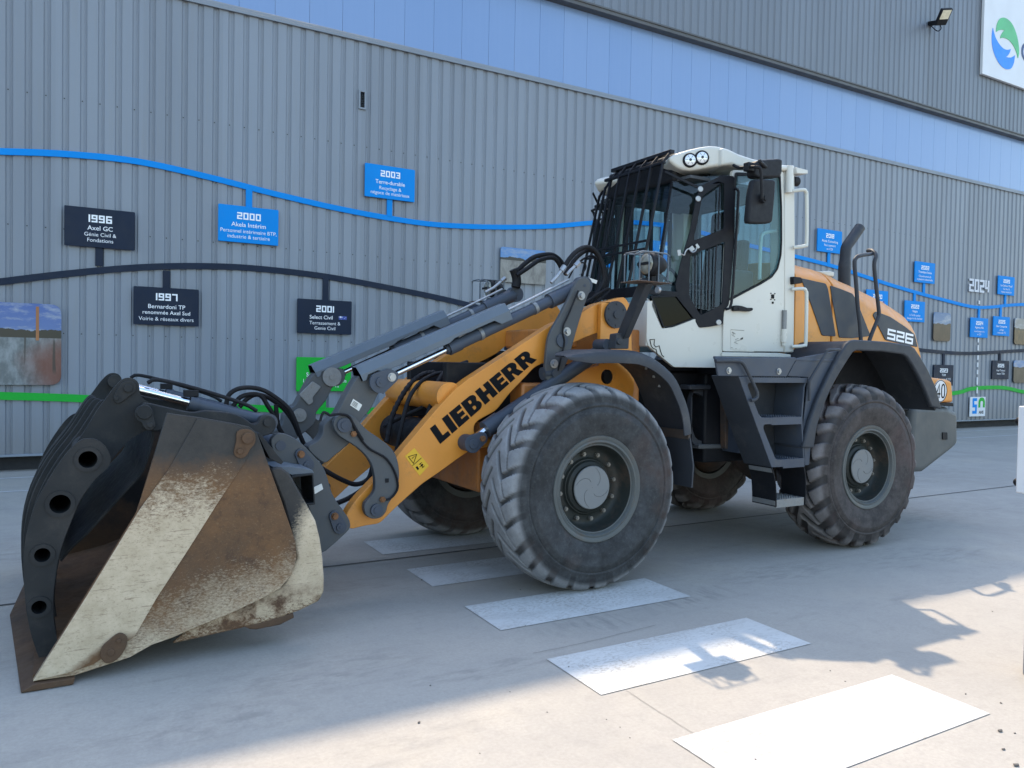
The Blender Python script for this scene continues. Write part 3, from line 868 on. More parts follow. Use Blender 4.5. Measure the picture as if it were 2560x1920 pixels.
# printed photo panels
def photo_mat(name, z0, z1, x0, sky_a, sky_b, hill, low_a, low_b, hz, seed, red=None):
    b = NB(name); x, y, z = b.xyz()
    n = b.noise(2.5, 5, .6, b.mapped((1, 1, 1), loc=(seed, 0, 0))); n2 = b.noise(7, 6, .7, b.mapped((1, 1, .5), loc=(seed, 3, 0)))
    f = b.rng(z, z0, z1, 0, 1)
    skyc = b.mix(b.ramp(b.noise(2.4, 6, .65, b.mapped((1, 1, 3), loc=(seed, 5, 0))), .48, .68), b.mix(f, sky_b, sky_a), (.55, .62, .72))
    low = b.mix(b.ramp(n2, .4, .62), low_a, low_b)
    if red:
        d = b.math('SQRT', b.math('ADD', b.math('POWER', b.math('SUBTRACT', x, x0+.95), 2.0), b.math('POWER', b.math('SUBTRACT', z, z0+.25), 2.0)), 0)
        low = b.mix(b.rng(b.math('ADD', d, b.math('MULTIPLY', b.math('SUBTRACT', n, .5), .45)), .18, .55, .85, 0), low, red)
        post = b.noise(5, 3, .5, b.mapped((2.2, 1, .12), loc=(seed, 8, 0)))
        low = b.mix(b.math('MULTIPLY', b.ramp(post, .60, .64), b.rng(f, .12, .2, 0, .8)), low, (.035, .035, .035))
        low = b.mix(b.math('MULTIPLY', b.ramp(n2, .52, .6), b.rng(f, .52, .60, 0, .7)), low, (.34, .34, .33))
    h = b.math('ADD', hz, b.math('MULTIPLY', b.math('SUBTRACT', n, .5), .30))
    c = b.mix(b.math('GREATER_THAN', f, h), b.mix(b.math('GREATER_THAN', f, b.math('SUBTRACT', hz, .08)), low, hill), skyc)
    b.col(b.mix(1.0, c, (.55, .55, .55), 'MULTIPLY')); b.rough(.3)
    return b.m
def panel(r, c, label, args, seed, extra=0, rr=.12, red=None):
    x0, x1, z0, z1 = rect(r, c)
    x1 += extra
    m = MB(); m.prism(rnd([(x0, z0), (x1, z0), (x1, z1), (x0, z1)], rr, 5), YW-.058, YW-.035)
    return tag(m.build('photo_panel', photo_mat('photo_print', z0, z1, x0, *args, seed, red), None, .003), label, 'photo panel'), (x0, x1, z0, z1)
A1 = ((.06, .17, .55), (.30, .46, .72), (.022, .024, .018), (.17, .21, .225), (.40, .45, .47), .66)
pn, (x0, x1, z0, z1) = panel('H', ((-110, 880), (302, 905), (297, 1293), (-110, 1293)), 'large rounded photo panel of a depot under blue sky at left wall', A1, 1.0, rr=.14, red=(.24, .06, .035))
m = MB(); a = x0+.705*(x1-x0); m.box(a-.018, a+.018, YW-.061, YW-.0585, z0+.55*(z1-z0), z1-.04)
m.build('printed_mast', paint('mast_orange', (.34, .13, .04), .4), pn)
A2 = ((.12, .36, .80), (.25, .48, .80), (.02, .022, .022), (.42, .41, .38), (.22, .21, .20), .72)
panel('C', ((240, 135), (508, 160), (508, 362), (238, 342)), 'rounded photo panel of a white quarry behind the loader hoses', A2, 4.0, rr=.06)
A3 = ((.10, .25, .52), (.35, .45, .58), (.05, .03, .022), (.040, .022, .016), (.085, .045, .030), .60)
panel('G', ((1200, 712), (1322, 735), (1310, 925), (1197, 915)), 'small rounded photo panel of an earth track under cloudy sky', A3, 7.0, rr=.10)
A4 = ((.30, .32, .34), (.45, .48, .50), (.03, .03, .028), (.16, .09, .03), (.012, .012, .012), .62)
panel('G', ((1760, 760), (1880, 770), (1880, 950), (1757, 940)), 'photo panel with yellow machine, upper one cut by the right frame edge', A4, 9.0, rr=.10)
A5 = ((.15, .35, .70), (.22, .35, .55), (.012, .016, .014), (.03, .035, .03), (.08, .08, .07), .72)
panel('G', ((1755, 1050), (1880, 1058), (1880, 1212), (1750, 1205)), 'dark green photo panel, lower one cut by the right frame edge', A5, 12.0, rr=.10)

# vent grille and floodlight
x0, x1, z0, z1 = rect('W', ((1552, 385), (1586, 390), (1584, 472), (1552, 468)))
m = MB(); m.prism([(x0, z0), (x1, z0), (x1, z1), (x0, z1)], YW-.03, YW+.01, holes=[[(x0+.03, z0+.03), (x1-.03, z0+.03), (x1-.03, z1-.03), (x0+.03, z1-.03)]])
v = tag(m.build('vent_grille', M['trim'], None, .003), 'small dark upright vent grille high on the ribbed wall', 'vent')
m = MB(); m.box(x0+.03, x1-.03, YW+.0, YW+.008, z0+.03, z1-.03); m.build('duct', M['dark_gap'], v)
m = MB()
k = z0+.05
while k < z1-.05:
    m.add([(x0+.03, YW-.02, k), (x1-.03, YW-.02, k), (x1-.03, YW-.002, k+.018), (x0+.03, YW-.002, k+.018)], [(0, 1, 2, 3)]); k += .028
m.build('slat', paint('vent_slat', (.06, .065, .07), .5), v, fix=False)

def floodlight():
    Y0 = 12.0
    bx, bz = onY('L', (470, 400), 12.46)
    root = empty('floodlight', (bx, 12.5, bz), 'black wall floodlight on a bracket with pale lens, high at right', 'floodlight')
    tx, tz = onY('L', (745, 145), 11.85); lx, lz = onY('L', (620, 430), 12.12)
    p0 = Vector((lx, 12.12, lz)); p1 = Vector((tx, 11.85, tz)); d = (p1-p0)
    nrm = Vector((-.25, -.75, -.55)); nrm = (nrm-d.normalized()*nrm.dot(d.normalized())).normalized()
    sd = d.normalized().cross(nrm)
    w = .30
    m = MB(); m.beam(p0, p1, nrm, w, .09); m.build('housing', M['mirrorback'], root, .02)
    m = MB(); a = p0+d*.40+nrm*.047; b = p0+d*.95+nrm*.047
    m.beam(a, b, nrm, w*.78, .008); m.build('lens', paint('flood_lens', (.75, .70, .52), .3), root)
    m = MB(); m.beam(Vector((bx, 12.5, bz)), p0+d*.12-nrm*.04, (0, 0, 1), .14, .10); m.build('bracket', M['black'], root, .01)
    m = MB(); m.tube([(bx+.04, 12.49, bz-.05), (bx+.10, 12.35, bz-.22), (p0.x+.02, p0.y-.02, p0.z-.10), tuple(p0+nrm*.02)], .012, 8, sm=4); m.build('cable', M['hose'], root)
floodlight()

# white control box on a grey post at the right edge
bxr = empty('control_box', (4.3, 2.1, 0), 'white box on a grey post with black rubber bumpers at right edge', 'box')
YB = 2.30
x0, zt = onY('P', (2546, 1015), YB); x0b, zb = onY('P', (2541, 1231), YB)
m = MB(); m.box(x0, x0+.5, 1.95, YB, zb, zt); m.build('cabinet', M['box_white'], bxr, .006)
m = MB(); xp, _ = onY('P', (2555, 1700), 2.18); m.box(xp, xp+.12, 2.06, 2.18, 0, zb-.002); m.build('post', M['box_post'], bxr, .006)
for py in (1053, 1206):
    xx, zz = onY('P', (2545, py), YB)
    m = MB(); R = []
    for k in range(7):
        a = k/6*math.pi/2
        R.append((max(.024*math.cos(a), .001), .026*math.sin(a)))
    rings = [[(x0+.03+q[0]*math.cos(2*math.pi*j/18), YB+.001+q[1], zz+q[0]*math.sin(2*math.pi*j/18)) for j in range(18)] for q in R]
    m.loft(rings); m.build('bumper', M['hose'], bxr)

# ================================================================== the wheel loader
LD = empty('wheel_loader', (4.3, YC, 0), 'orange and white wheel loader with a worn grapple bucket resting on the yard', 'wheel loader')

def both(fn):
    """build a piece on the near side and its twin on the far side"""
    fn(lambda y: y); fn(mir)

def yy(s, a, b):
    """ordered y range after mirroring"""
    a, b = s(a), s(b)
    return (min(a, b), max(a, b))

def lerp(a, b, t): return tuple(x+(y-x)*t for x, y in zip(a, b))

# ------------------------------------------------------------------ wheels
def tyre_mesh(name, depth, wbase, nl, mat, sip=.30, worn=.82, R=.742):
    prof = [(.200, .335), (.212, .355), (.232, .40), (.250, .45), (.259, .50), (.2625, .53), (.2630, .548), (.2555, .553), (.2575, .575), (.2490, .578), (.2490, .584), (.2570, .588), (.2560, .598), (.2500, .603), (.2500, .618)]
    side_n = len(prof)
    tread = []
    nt = 66
    # shoulder arc then crown
    key = [(.2485, .632), (.246, .648), (.241, .664), (.234, .679), (.224, .693), (.210, .705), (.190, .7155)]
    ncr = nt-2*len(key)+1
    crown = [(.176*(1-2*i/(ncr-1)), R-.021*abs(1-2*i/(ncr-1))**2.2) for i in range(ncr)]
    tread = key+crown+[(-a, b) for a, b in reversed(key)]
    nt = len(tread)-1
    P = prof+tread+[(-a, b) for a, b in reversed(prof)]
    nv = len(P); NA = 810; pitch = 2*math.pi*R/nl
    verts = []; tr = []; gv = []
    hw = .240
    rj = random.Random(int(depth*10000)); JT = [(rj.uniform(-.022, .022), rj.uniform(.75, 1.3)) for _ in range(nl)]
    segs = []
    for sd in (1, -1):
        off = 0 if sd > 0 else pitch*.5
        base = [((1.10*hw, -.018), (.47*hw, .085), wbase*1.6, wbase*1.0), ((.47*hw, .085), (.08*hw, -.075), wbase*.95, wbase*.85),
                ((.47*hw, .085), (.58*hw, .085+pitch*.5), wbase*sip, wbase*sip), ((.58*hw, .085+pitch*.5), (.66*hw, pitch+.045), wbase*sip, wbase*sip)]
        for a, b, w0, w1 in base:
            segs.append((sd, off, a, b, w0, w1))
    def groove(y, t):
        best = 0.0
        for sd, off, a, b, w0, w1 in segs:
            yv = y*sd
            if yv < -.09*hw: continue
            tt = t-off
            ax, at = a; bx, bt = b
            k = round((tt-(at+bt)/2)/pitch)
            for kk in (k-1, k, k+1):
                jt, jw = JT[(kk+(5 if sd < 0 else 0)) % nl]; px, pt = yv, tt-kk*pitch-jt
                dx, dt = bx-ax, bt-at
                q = max(0, min(1, ((px-ax)*dx+(pt-at)*dt)/(dx*dx+dt*dt)))
                d = math.hypot(px-ax-q*dx, pt-at-q*dt)
                w = (w0+(w1-w0)*q)/2*jw
                v = 1-(d-w*.80)/(w*.30)
                v = max(0, min(1, v))
                if v > best: best = v
        return best
    per = NA//nl; NA = per*nl
    G = [[0.0]*nv for _ in range(NA)]
    for a in range(NA):
        t = a/NA*pitch*nl
        for j in range(side_n-3, side_n+nt+4):
            y = P[j][0]
            G[a][j] = groove(max(-hw*1.06, min(hw*1.06, y)), t)
    for i in range(NA):
        th = 2*math.pi*i/NA; c, s = math.cos(th), math.sin(th)
        for j, (y, r) in enumerate(P):
            g = G[i][j]
            k = 1.0
            if j < side_n or j > side_n+nt: k = .6*max(0, min(1, (r-.60)/.02)) if r > .60 else 0
            sh = max(0.0, min(1.0, (abs(y)/hw-.72)/.28)); rr = r-depth*g*k*(1-worn*sh)
            x, z = c*rr, s*rr
            verts.append((x, y, max(z, -.7272)))
            it = max(0.0, min(1.0, (r-.655)/.03))
            tr.append(it); gv.append(g*k*(1-.35*worn*sh))
    faces = []
    for i in range(NA):
        i2 = (i+1) % NA
        for j in range(nv-1):
            faces.append((i*nv+j, i2*nv+j, i2*nv+j+1, i*nv+j+1))
    me = bpy.data.meshes.new(name); me.from_pydata(verts, [], faces); me.materials.append(mat)
    a = me.attributes.new('tread', 'FLOAT', 'POINT'); a.data.foreach_set('value', tr)
    a = me.attributes.new('groove', 'FLOAT', 'POINT'); a.data.foreach_set('value', gv)
    me.polygons.foreach_set('use_smooth', [True]*len(me.polygons))
    bm = bmesh.new(); bm.from_mesh(me); bmesh.ops.recalc_face_normals(bm, faces=bm.faces); bm.to_mesh(me); bm.free()
    return me

def make_wheel(x, z, tyme, spin):
    root = empty('wheel', (x, 4.652, z), parent=LD)
    def put(mb, name, mat, par, **kw):
        o = mb.build(name, mat, None, **kw)
        o.parent = par; o.location = (0, 0, 0); return o
    ty = bpy.data.objects.new('tyre', tyme); COL.objects.link(ty); ty.parent = root; ty.rotation_euler = (0, 0, 0)
    m = MB()   # rim: outer flange, lock ring, dish and disc, seen from the outside (-y)
    m.lathe(0, 0, [(.345, -.188), (.372, -.213), (.378, -.222), (.374, -.230), (.362, -.230), (.345, -.222), (.338, -.226), (.330, -.226), (.322, -.214), (.318, -.204), (.312, -.206), (.306, -.203)], 64)
    m.lathe(0, 0, [(.002, .06), (.26, .06), (.30, .03), (.318, .21), (.372, .222)], 48)
    m.mat(1).lathe(0, 0, [(.306, -.203), (.303, -.19), (.296, -.135), (.286, -.100), (.272, -.084), (.258, -.078), (.212, -.078), (.204, -.084), (.196, -.098), (.18, -.102), (.002, -.102)], 64)
    m.mat(0)
    put(m, 'rim', [M['rimgrey'], M['rimdark']], root, ang=40)
    m = MB(); m.mat(1).lathe(0, 0, [(.190, -.100), (.180, -.116), (.164, -.124), (.157, -.128), (.155, -.150)], 48); m.mat(0).lathe(0, 0, [(.155, -.150), (.150, -.156), (.002, -.156)], 48)
    hub = put(m, 'hub_cap', [M['hubcap'], M['rimdark']], root, ang=30)
    m = MB()
    for k in range(4):
        a0 = 2*math.pi*k/4+.3
        pts = []
        for i in range(9):
            r = .045+.097*i/8; a = a0+1.1*(i/8)**1.3
            pts.append((r*math.cos(a), -.1565, r*math.sin(a)))
        m.tube(pts, .0014, 6)
    put(m, 'swirl', M['rimgrey'], hub)
    nm = MB(); nm.ycyl(0, 0, .009, -.112, -.080, 10); nm.hexnut(0, 0, .0165, -.104, -.078)
    first = None
    for k in range(12):
        a = 2*math.pi*(k+.3)/12
        if first is None:
            first = nm.build('wheel_nut', M['nut'], None); o = first
        else:
            o = first.copy(); COL.objects.link(o)
        o.parent = root; o.location = (.236*math.cos(a), 0, .236*math.sin(a))
    ang = spin
    for ch in root.children:
        if ch.name.startswith('tyre'): continue
        ch.rotation_euler = (0, 0, 0)
    return root

HUBF, HUBR = (3.300, .7275), (6.309, .7275)
tf = tyre_mesh('front_tyre', .024, .034, 25, M['tyre_f'])
tb = tyre_mesh('rear_tyre', .034, .062, 22, M['tyre_r'], .55, .25)
wf = make_wheel(*HUBF, tf, 0); wr = make_wheel(*HUBR, tb, 0)
for w in (wf, wr):
    c = copy_tree(w, LD)
    c.location = (w.location.x, mir(4.652)-WLOC[LD.name].y, w.location.z)
    c.rotation_euler = (0, 0, math.pi)

# ------------------------------------------------------------------ lift arms
ARM_Y0, ARM_Y1 = 5.07, 5.17
AB = 'B'
arm_pts = [onY('B', p, ARM_Y0) for p in ((668, 1395), (700, 1340), (740, 1290), (800, 1226), (905, 1120), (945, 1073), (1060, 935), (1150, 830), (1240, 733), (1300, 685), (1400, 620), (1576, 505))] \
    + [onY('C', p, ARM_Y0) for p in ((550, 592), (640, 560), (720, 525), (810, 472), (850, 462))]
piv = onY('C', (925, 535), ARM_Y0)
arm_pts += [(piv[0]+.17*math.cos(a), piv[1]+.17*math.sin(a)) for a in [math.radians(d) for d in (60, 20, -20, -60, -100)]]
arm_pts += [onY('C', p, ARM_Y0) for p in ((830, 640), (740, 672), (665, 707), (600, 765), (530, 805), (440, 850), (380, 915), (300, 998), (215, 1105), (110, 1163), (88, 1185), (80, 1225), (100, 1262), (180, 1270), (200, 1315), (60, 1342), (0, 1382))] \
    + [onY('B', p, ARM_Y0) for p in ((1150, 1168), (1070, 1222), (965, 1315), (905, 1372), (850, 1428), (770, 1440), (702, 1458), (675, 1440))]
# lift arm letters: cell outlines (x 0..1, y 0..1) with optional holes
def arcp(cx, cy, rx, ry, a0, a1, n=6):
    return [(cx+rx*math.cos(math.radians(a0+(a1-a0)*i/n)), cy+ry*math.sin(math.radians(a0+(a1-a0)*i/n))) for i in range(n+1)]
GL = {'L': (.66, [(0, 0), (1, 0), (1, .27), (.50, .27), (.50, 1), (0, 1)], []),
      'I': (.36, [(0, 0), (1, 0), (1, 1), (0, 1)], []),
      'E': (.68, [(0, 0), (1, 0), (1, .26), (.50, .26), (.50, .38), (.94, .38), (.94, .62), (.50, .62), (.50, .74), (1, .74), (1, 1), (0, 1)], []),
      'B': (.84, [(0, 0), (.62, 0)]+arcp(.66, .27, .34, .27, -80, 60)+[(.86, .53)]+arcp(.62, .76, .34, .24, -40, 85)+[(0, 1)],
            [[(.40, .18), (.54, .18), (.60, .24), (.60, .34), (.54, .40), (.40, .40)], [(.40, .60), (.52, .60), (.57, .65), (.57, .76), (.52, .81), (.40, .81)]]),
      'H': (.86, [(0, 0), (.39, 0), (.39, .37), (.61, .37), (.61, 0), (1, 0), (1, 1), (.61, 1), (.61, .63), (.39, .63), (.39, 1), (0, 1)], []),
      'R': (.86, [(0, 0), (.39, 0), (.39, .36), (.46, .36), (.62, 0), (1.04, 0), (.82, .42)]+arcp(.64, .70, .34, .30, -50, 88)+[(0, 1)],
            [[(.39, .58), (.52, .58), (.58, .64), (.58, .74), (.52, .80), (.39, .80)]])}
def lift_arm(s):
    y0, y1 = yy(s, ARM_Y0, ARM_Y1)
    m = MB(); m.prism(rnd(arm_pts, .03), y0, y1)
    arm = m.build('lift_arm', M['orange'], LD, .006)
    # darker machined top edge strip
    if s(0) == 0:
        bl = Vector(onY('B', (1162, 1016), ARM_Y0)); tl = Vector(onY('B', (1108, 936), ARM_Y0))
        br = Vector(onY('C', (452, 806), ARM_Y0)); tr = Vector(onY('C', (392, 742), ARM_Y0))
        word = 'LIEBHERR'; tot = sum(GL[c][0] for c in word)+.085*7; x = 0
        lm = MB()
        for c in word:
            w, o, hs = GL[c]
            def T(p):
                u = (x+p[0]*w)/tot
                q = (bl*(1-u)+br*u)*(1-p[1])+(tl*(1-u)+tr*u)*p[1]
                return (q.x, q.y)
            lm.prism([T(p) for p in o], ARM_Y0-.0025, ARM_Y0-.0005, [[T(p) for p in h] for h in hs])
            x += w+.085
        lm.build('lettering', M['lettering'], arm)
        q = [Vector(onY('B', p, ARM_Y0)) for p in ((1028, 1037), (1103, 1128), (1055, 1180), (978, 1080))]
        wm = MB(); wm.prism([tuple(v) for v in q], ARM_Y0-.003, ARM_Y0-.0005); wl = wm.build('warning_label', M['warn'], arm)
        # label frame: a triangle above, a figure and a machine below
        o, ex, ey = q[3], q[0]-q[3], q[2]-q[3]
        def U(u, v): p = o+ex*u+ey*v; return (p.x, ARM_Y0-.0045, p.y)
        pm = MB()
        def ln(a, b, w=.0022):
            pm.tube([U(*a), U(*b)], w, 5)
        for a, b in (((.2, .1), (.85, .25)), ((.85, .25), (.2, .45)), ((.2, .45), (.2, .1)), ((.33, .25), (.60, .255)), ((.66, .26), (.69, .262)), ((.04, .49), (.96, .49)), ((.62, .62), (.62, .84)), ((.78, .64), (.5, .64)), ((.5, .82), (.78, .82)), ((.40, .73), (.52, .73))):
            ln(a, b)
        pm.beam(U(.14, .70), U(.30, .70), (0, 1, 0), .026, .002); pm.beam(U(.55, .73), U(.75, .73), (0, 1, 0), .012, .002)
        pm.build('pictogram', M['lettering'], wl)
    return arm
both(lift_arm)

m = MB(); a = onY('B', (1130, 735), 5.4)
m.cyl((a[0]+.0, 5.12, a[1]-.04), (a[0]+.0, mir(5.12), a[1]-.04), .105, n=36)
m.build('cross_tube', M['orange'], LD)
m = MB(); m.box(piv[0]-.45, piv[0]-.30, 5.17, mir(5.17), piv[1]-.28, piv[1]-.12)
m.build('arm_cross_beam', M['orange_in'], LD, .02)

# ------------------------------------------------------------------ tilt links and levers
link_pts = [onY('B', p, 4.99) for p in ((612, 895), (632, 872), (668, 862), (712, 872), (750, 910), (785, 945), (850, 990), (905, 1035), (935, 1085), (948, 1150), (946, 1215), (928, 1275), (893, 1325), (880, 1368), (850, 1398), (805, 1402), (772, 1375), (770, 1325), (808, 1280), (824, 1235), (815, 1150), (788, 1090), (730, 1032), (645, 978), (612, 935))]
lev_pts = [onY('B', p, 5.08) for p in ((790, 645), (850, 632), (905, 645), (912, 700), (880, 738), (840, 750), (800, 830), (745, 900), (735, 965), (668, 1028), (610, 1075), (562, 1112), (510, 1080), (472, 1030), (520, 1000), (548, 960), (556, 915), (600, 872), (625, 850), (705, 700), (750, 655))]
def tilt_side(s):
    y0, y1 = yy(s, 4.985, 5.035)
    m = MB(); m.prism(smooth(link_pts, 3, True), y0, y1)
    link = m.build('tilt_link', M['grey'], LD, .005)
    face = (lambda a, b: yy(s, a, b))
    for (p, r) in (((665, 918), .048), ((832, 1358), .042)):
        m = MB(); x, z = onY('B', p, 4.98)
        m.ycyl(x, z, r, s(4.99), s(4.968), 28, .004); m.ycyl(x, z, r*.55, s(4.975), s(4.962), 20)
        m.ycyl(x, z, .026, s(5.03), s(5.18), 20)
        m.build('pin_cap', M['anth2'], link)
    for p in ((712, 963), (862, 1303)):
        x, z = onY('B', p, 4.98)
        m = MB(); m.hexnut(x, z, .021, s(4.992), s(4.966)); m.ycyl(x, z, .012, s(4.99), s(4.96), 12); m.build('bolt', M['rustbolt'], link)
    if s(0) == 0:
        x, z = onY('B', (885, 1205), 4.984); m = MB(); m.box(x-.012, x+.014, 4.979, 4.983, z-.014, z+.014); m.build('hole_plug', M['black'], link, .002)
    y0, y1 = yy(s, 5.06, 5.17)
    m = MB(); m.prism(smooth(lev_pts, 3, True), y0, y1)
    lev = m.build('tilt_lever', M['grey'], LD, .006)
    x, z = onY('B', (842, 694), 5.04); x2, z2 = onY('B', (899, 669), 5.04)
    m = MB(); m.prism(rnd(circ(x, z, .075, 24)[9:20][::1]+[(x+.02, z-.08), (x2+.045, z2-.02), (x2+.05, z2+.03), (x2-.02, z2+.06)], .01), *yy(s, 4.998, 5.020))
    m.ycyl(x, z, .034, s(5.0), s(4.985), 24, .003); m.ycyl(x, z, .013, s(4.99), s(4.98), 6); m.ycyl(x, z, .060, s(5.02), s(5.06), 28)
    pl = m.build('pin_plate', M['anth2'], lev)
    m = MB(); m.hexnut(x2, z2, .024, s(4.997), s(4.978)); m.ycyl(x2, z2, .030, s(4.9975), s(4.991), 20); m.build('bolt', M['zinc'], lev)
    if s(0) == 0:
        q = [onY('B', p, 5.058) for p in ((711, 782), (757, 813), (740, 845), (695, 815))]
        m = MB(); m.prism(q, 5.0545, 5.0575); lab = m.build('type_plate', M['decal'], lev)
        m = MB()
        for v in (.25, .42, .60, .78):
            a = lerp(q[0], q[3], v); b = lerp(q[1], q[2], v)
            m.beam((*lerp(a, b, .1)[:1], 5.0535, lerp(a, b, .1)[1]), (lerp(a, b, .62)[0], 5.0535, lerp(a, b, .62)[1]), (0, 1, 0), .003, .001)
        m.build('print', M['lettering'], lab)
both(tilt_side)
for p, r in (((598, 668), .075), ((431, 866), .052)):
    y = mir(5.17); x, z = onY('B', p, y); m = MB(); m.ycyl(x, z, r, y-.001, y-.022, 32, .004); m.ycyl(x, z, r*.32, y-.022, y-.03, 18); m.build('lever_cap', M['galv'], LD)
m = MB(); y = mir(5.17); m.prism(rnd([onY('B', p, y-.01) for p in ((430, 760), (500, 690), (545, 720), (500, 775), (505, 800), (480, 815))], .012), y-.016, y-.004); m.build('sensor_plate', M['galv'], LD, .003)

# ------------------------------------------------------------------ tilt cylinders with their guards
def tilt_cyl(s):
    Y = s(5.10)
    def P3(r, p, dy=0): x, z = onY(r, p, 5.10); return (x, Y, z)
    a = P3('B', (850, 690)); b = P3('C', (725, 365)); mid = P3('B', (1205, 525))
    ax = Vector(b)-Vector(a); t = (Vector(mid)-Vector(a)).dot(ax)/ax.dot(ax); mid = Vector(a)+ax*t
    d = ax.normalized()
    m = MB(); m.cyl(mid, b, .044, n=24); m.cyl(mid, mid+d*.10, .050, n=24); m.cyl(mid-d*.02, mid, .036, n=20)
    m.cyl(Vector(b)-d*.34, Vector(b)-d*.02, .060, n=28)
    m.ycyl(b[0], b[2], .07, Y-.04, Y+.04, 28)
    cy = m.build('tilt_cylinder', M['anth2'], LD)
    m = MB(); m.cyl(Vector(a), mid, .021, n=20); m.build('rod', M['chrome'], cy)
    m = MB(); m.ycyl(a[0], a[2], .05, Y-.035, Y+.035, 24); m.cyl(a, Vector(a)+d*.10, .034, n=20); m.build('rod_eye', M['anth2'], cy)
    # hydraulic line along the barrel
    up = Vector((-d.z, 0, d.x)); up = up if up.z > 0 else -up
    m = MB(); m.tube([mid+d*.1+up*.052+Vector((0, s(0)-s(.02), 0)), mid+d*.35+up*.07, mid+d*.75+up*.075, Vector(b)-d*.1+up*.09], .010, 8); m.build('hydraulic_line', M['zinc'], cy)
    for k in (.22, .62):
        p = mid+(Vector(b)-mid)*k
        m = MB(); m.cyl(p-d*.014, p+d*.014, .049, n=24); m.build('clamp', M['galv'], cy)
    # folded guard above
    f0 = Vector((*[onY('B', (742, 625), 5.0)[0]], 0, onY('B', (742, 625), 5.0)[1])); f1v = onY('B', (1520, 290), 5.0); f1 = Vector((f1v[0], 0, f1v[1]))
    dd = (f1-f0).normalized(); un = Vector((-dd.z, 0, dd.x))
    prof = [(-.078, -.150), (-.078, -.050), (-.045, .010), (.045, .010), (.078, -.050), (.078, -.150)]
    inn = [(-.072, -.150), (-.072, -.052), (-.042, .004), (.042, .004), (.072, -.052), (.072, -.150)]
    m = MB(); rings = []
    Lg = (f1-f0).length
    # lower edge rises toward the rear half (cut-away for the barrel)
    for tt, low in ((0, -.095), (.02, -.095), (.04, -.066), (.10, -.066), (.13, -.092), (.56, -.092), (.60, -.075), (.88, -.075), (.92, -.12), (1.0, -.12)):
        c = f0+dd*Lg*tt
        r = []
        for u, w in prof+inn[::-1]:
            w2 = low if w < -.1 else w
            r.append((c.x+un.x*w2, Y+u, c.z+un.z*w2))
        rings.append(r)
    m.loft(rings)
    # turned-down nose at the front end
    m.build('cylinder_guard', M['guard'], cy, .003, ang=20)
both(tilt_cyl)

br_pts = [onY('C', p, 4.985) for p in ((692, 342), (720, 318), (750, 320), (772, 348), (770, 392), (742, 470), (700, 600), (662, 735), (642, 800), (628, 832), (600, 890), (572, 930), (535, 936), (508, 908), (508, 830), (520, 705), (540, 635), (585, 555), (645, 440))]
def cyl_bracket(s):
    m = MB(); m.prism(smooth(br_pts, 3, True), *yy(s, 4.985, 5.02))
    b = m.build('cylinder_bracket', M['grey'], LD, .005)
    m = MB()
    for p in ((718, 425), (633, 638), (557, 828)):
        x, z = onY('C', p, 4.98)
        o = MB(); o.ycyl(x, z, .034, s(4.986), s(4.974), 24, .003); o.hexnut(x, z, .021, s(4.976), s(4.955)); o.build('bolt', M['zinc'], b)
    x, z = onY('C', (570, 885), 4.98); m.ycyl(x, z, .040, s(4.99), s(4.968), 24, .004)
    x, z = onY('C', (742, 365), 4.98); m.ycyl(x, z, .012, s(4.988), s(4.982), 14)
    x, z = onY('C', (605, 690), 4.98); m.ycyl(x, z, .052, s(4.99), s(4.972), 28, .004)
    m.build('pin_cap', M['anth2'], b)
    x, z = onY('C', (500, 888), 5.0)
    x2, z2 = onY('C', (560, 880), 5.0)
    m = MB(); m.cyl((x, s(5.03), z), (x2, s(5.03), z2), .05, n=24); m.build('pin_boss', M['anth2'], b)
    m = MB(); m.tube([(onY('C', p, 4.97)[0], s(4.968), onY('C', p, 4.97)[1]) for p in ((700, 395), (640, 540), (612, 600), (608, 650), (618, 700), (600, 780), (580, 870))], .007, 7, sm=4)
    m.build('cable', M['hose'], b)
both(cyl_bracket)

# ------------------------------------------------------------------ lift cylinders
def lift_cyl(s):
    Y = s(5.005)
    a = onY('C', (66, 1300), 4.97); r = onY('C', (112, 1268), 4.97); g = onY('C', (175, 1212), 4.97); e = onY('C', (330, 1115), 4.97)
    d = (Vector(e)-Vector(a)).normalized(); end = Vector(a)+d*1.55
    V3 = lambda p: Vector((p[0], Y, p[1]))
    m = MB(); m.cyl(V3(g), V3(Vector(a)+d*1.35), .056, n=28); m.cyl(V3(g)-Vector((d.x, 0, d.y))*.02, V3(g)+Vector((d.x, 0, d.y))*.11, .064, n=28)
    c = m.build('lift_cylinder', M['anth2'], LD)
    m = MB(); m.cyl(V3(a)+Vector((d.x, 0, d.y))*.05, V3(g)+Vector((d.x, 0, d.y))*.02, .030, n=24); m.build('rod', M['chrome'], c)
    p = Vector(a); q = Vector(onY('C', (118, 1268), 4.97)); n = Vector((-(q-p).normalized().y, (q-p).normalized().x))
    pts = [p+Vector((math.cos(t), math.sin(t)))*.066 for t in [math.atan2(n.y, n.x)+math.pi*k/10 for k in range(11)]]+[q+Vector((math.cos(t), math.sin(t)))*.046 for t in [math.atan2(-n.y, -n.x)+math.pi*k/8 for k in range(9)]]
    m = MB(); m.prism([tuple(v) for v in pts], *yy(s, 4.935, 4.965)); m.ycyl(p.x, p.y, .036, s(4.937), s(4.925), 26, .003); m.ycyl(p.x, p.y, .010, s(4.93), s(4.92), 6); m.ycyl(p.x, p.y, .060, s(4.965), s(5.068), 26)
    m.build('rod_eye', M['anth2'], c, .003)
    m = MB(); m.hexnut(q.x, q.y, .022, s(4.936), s(4.915)); m.build('bolt', M['rustbolt'], c)
both(lift_cyl)

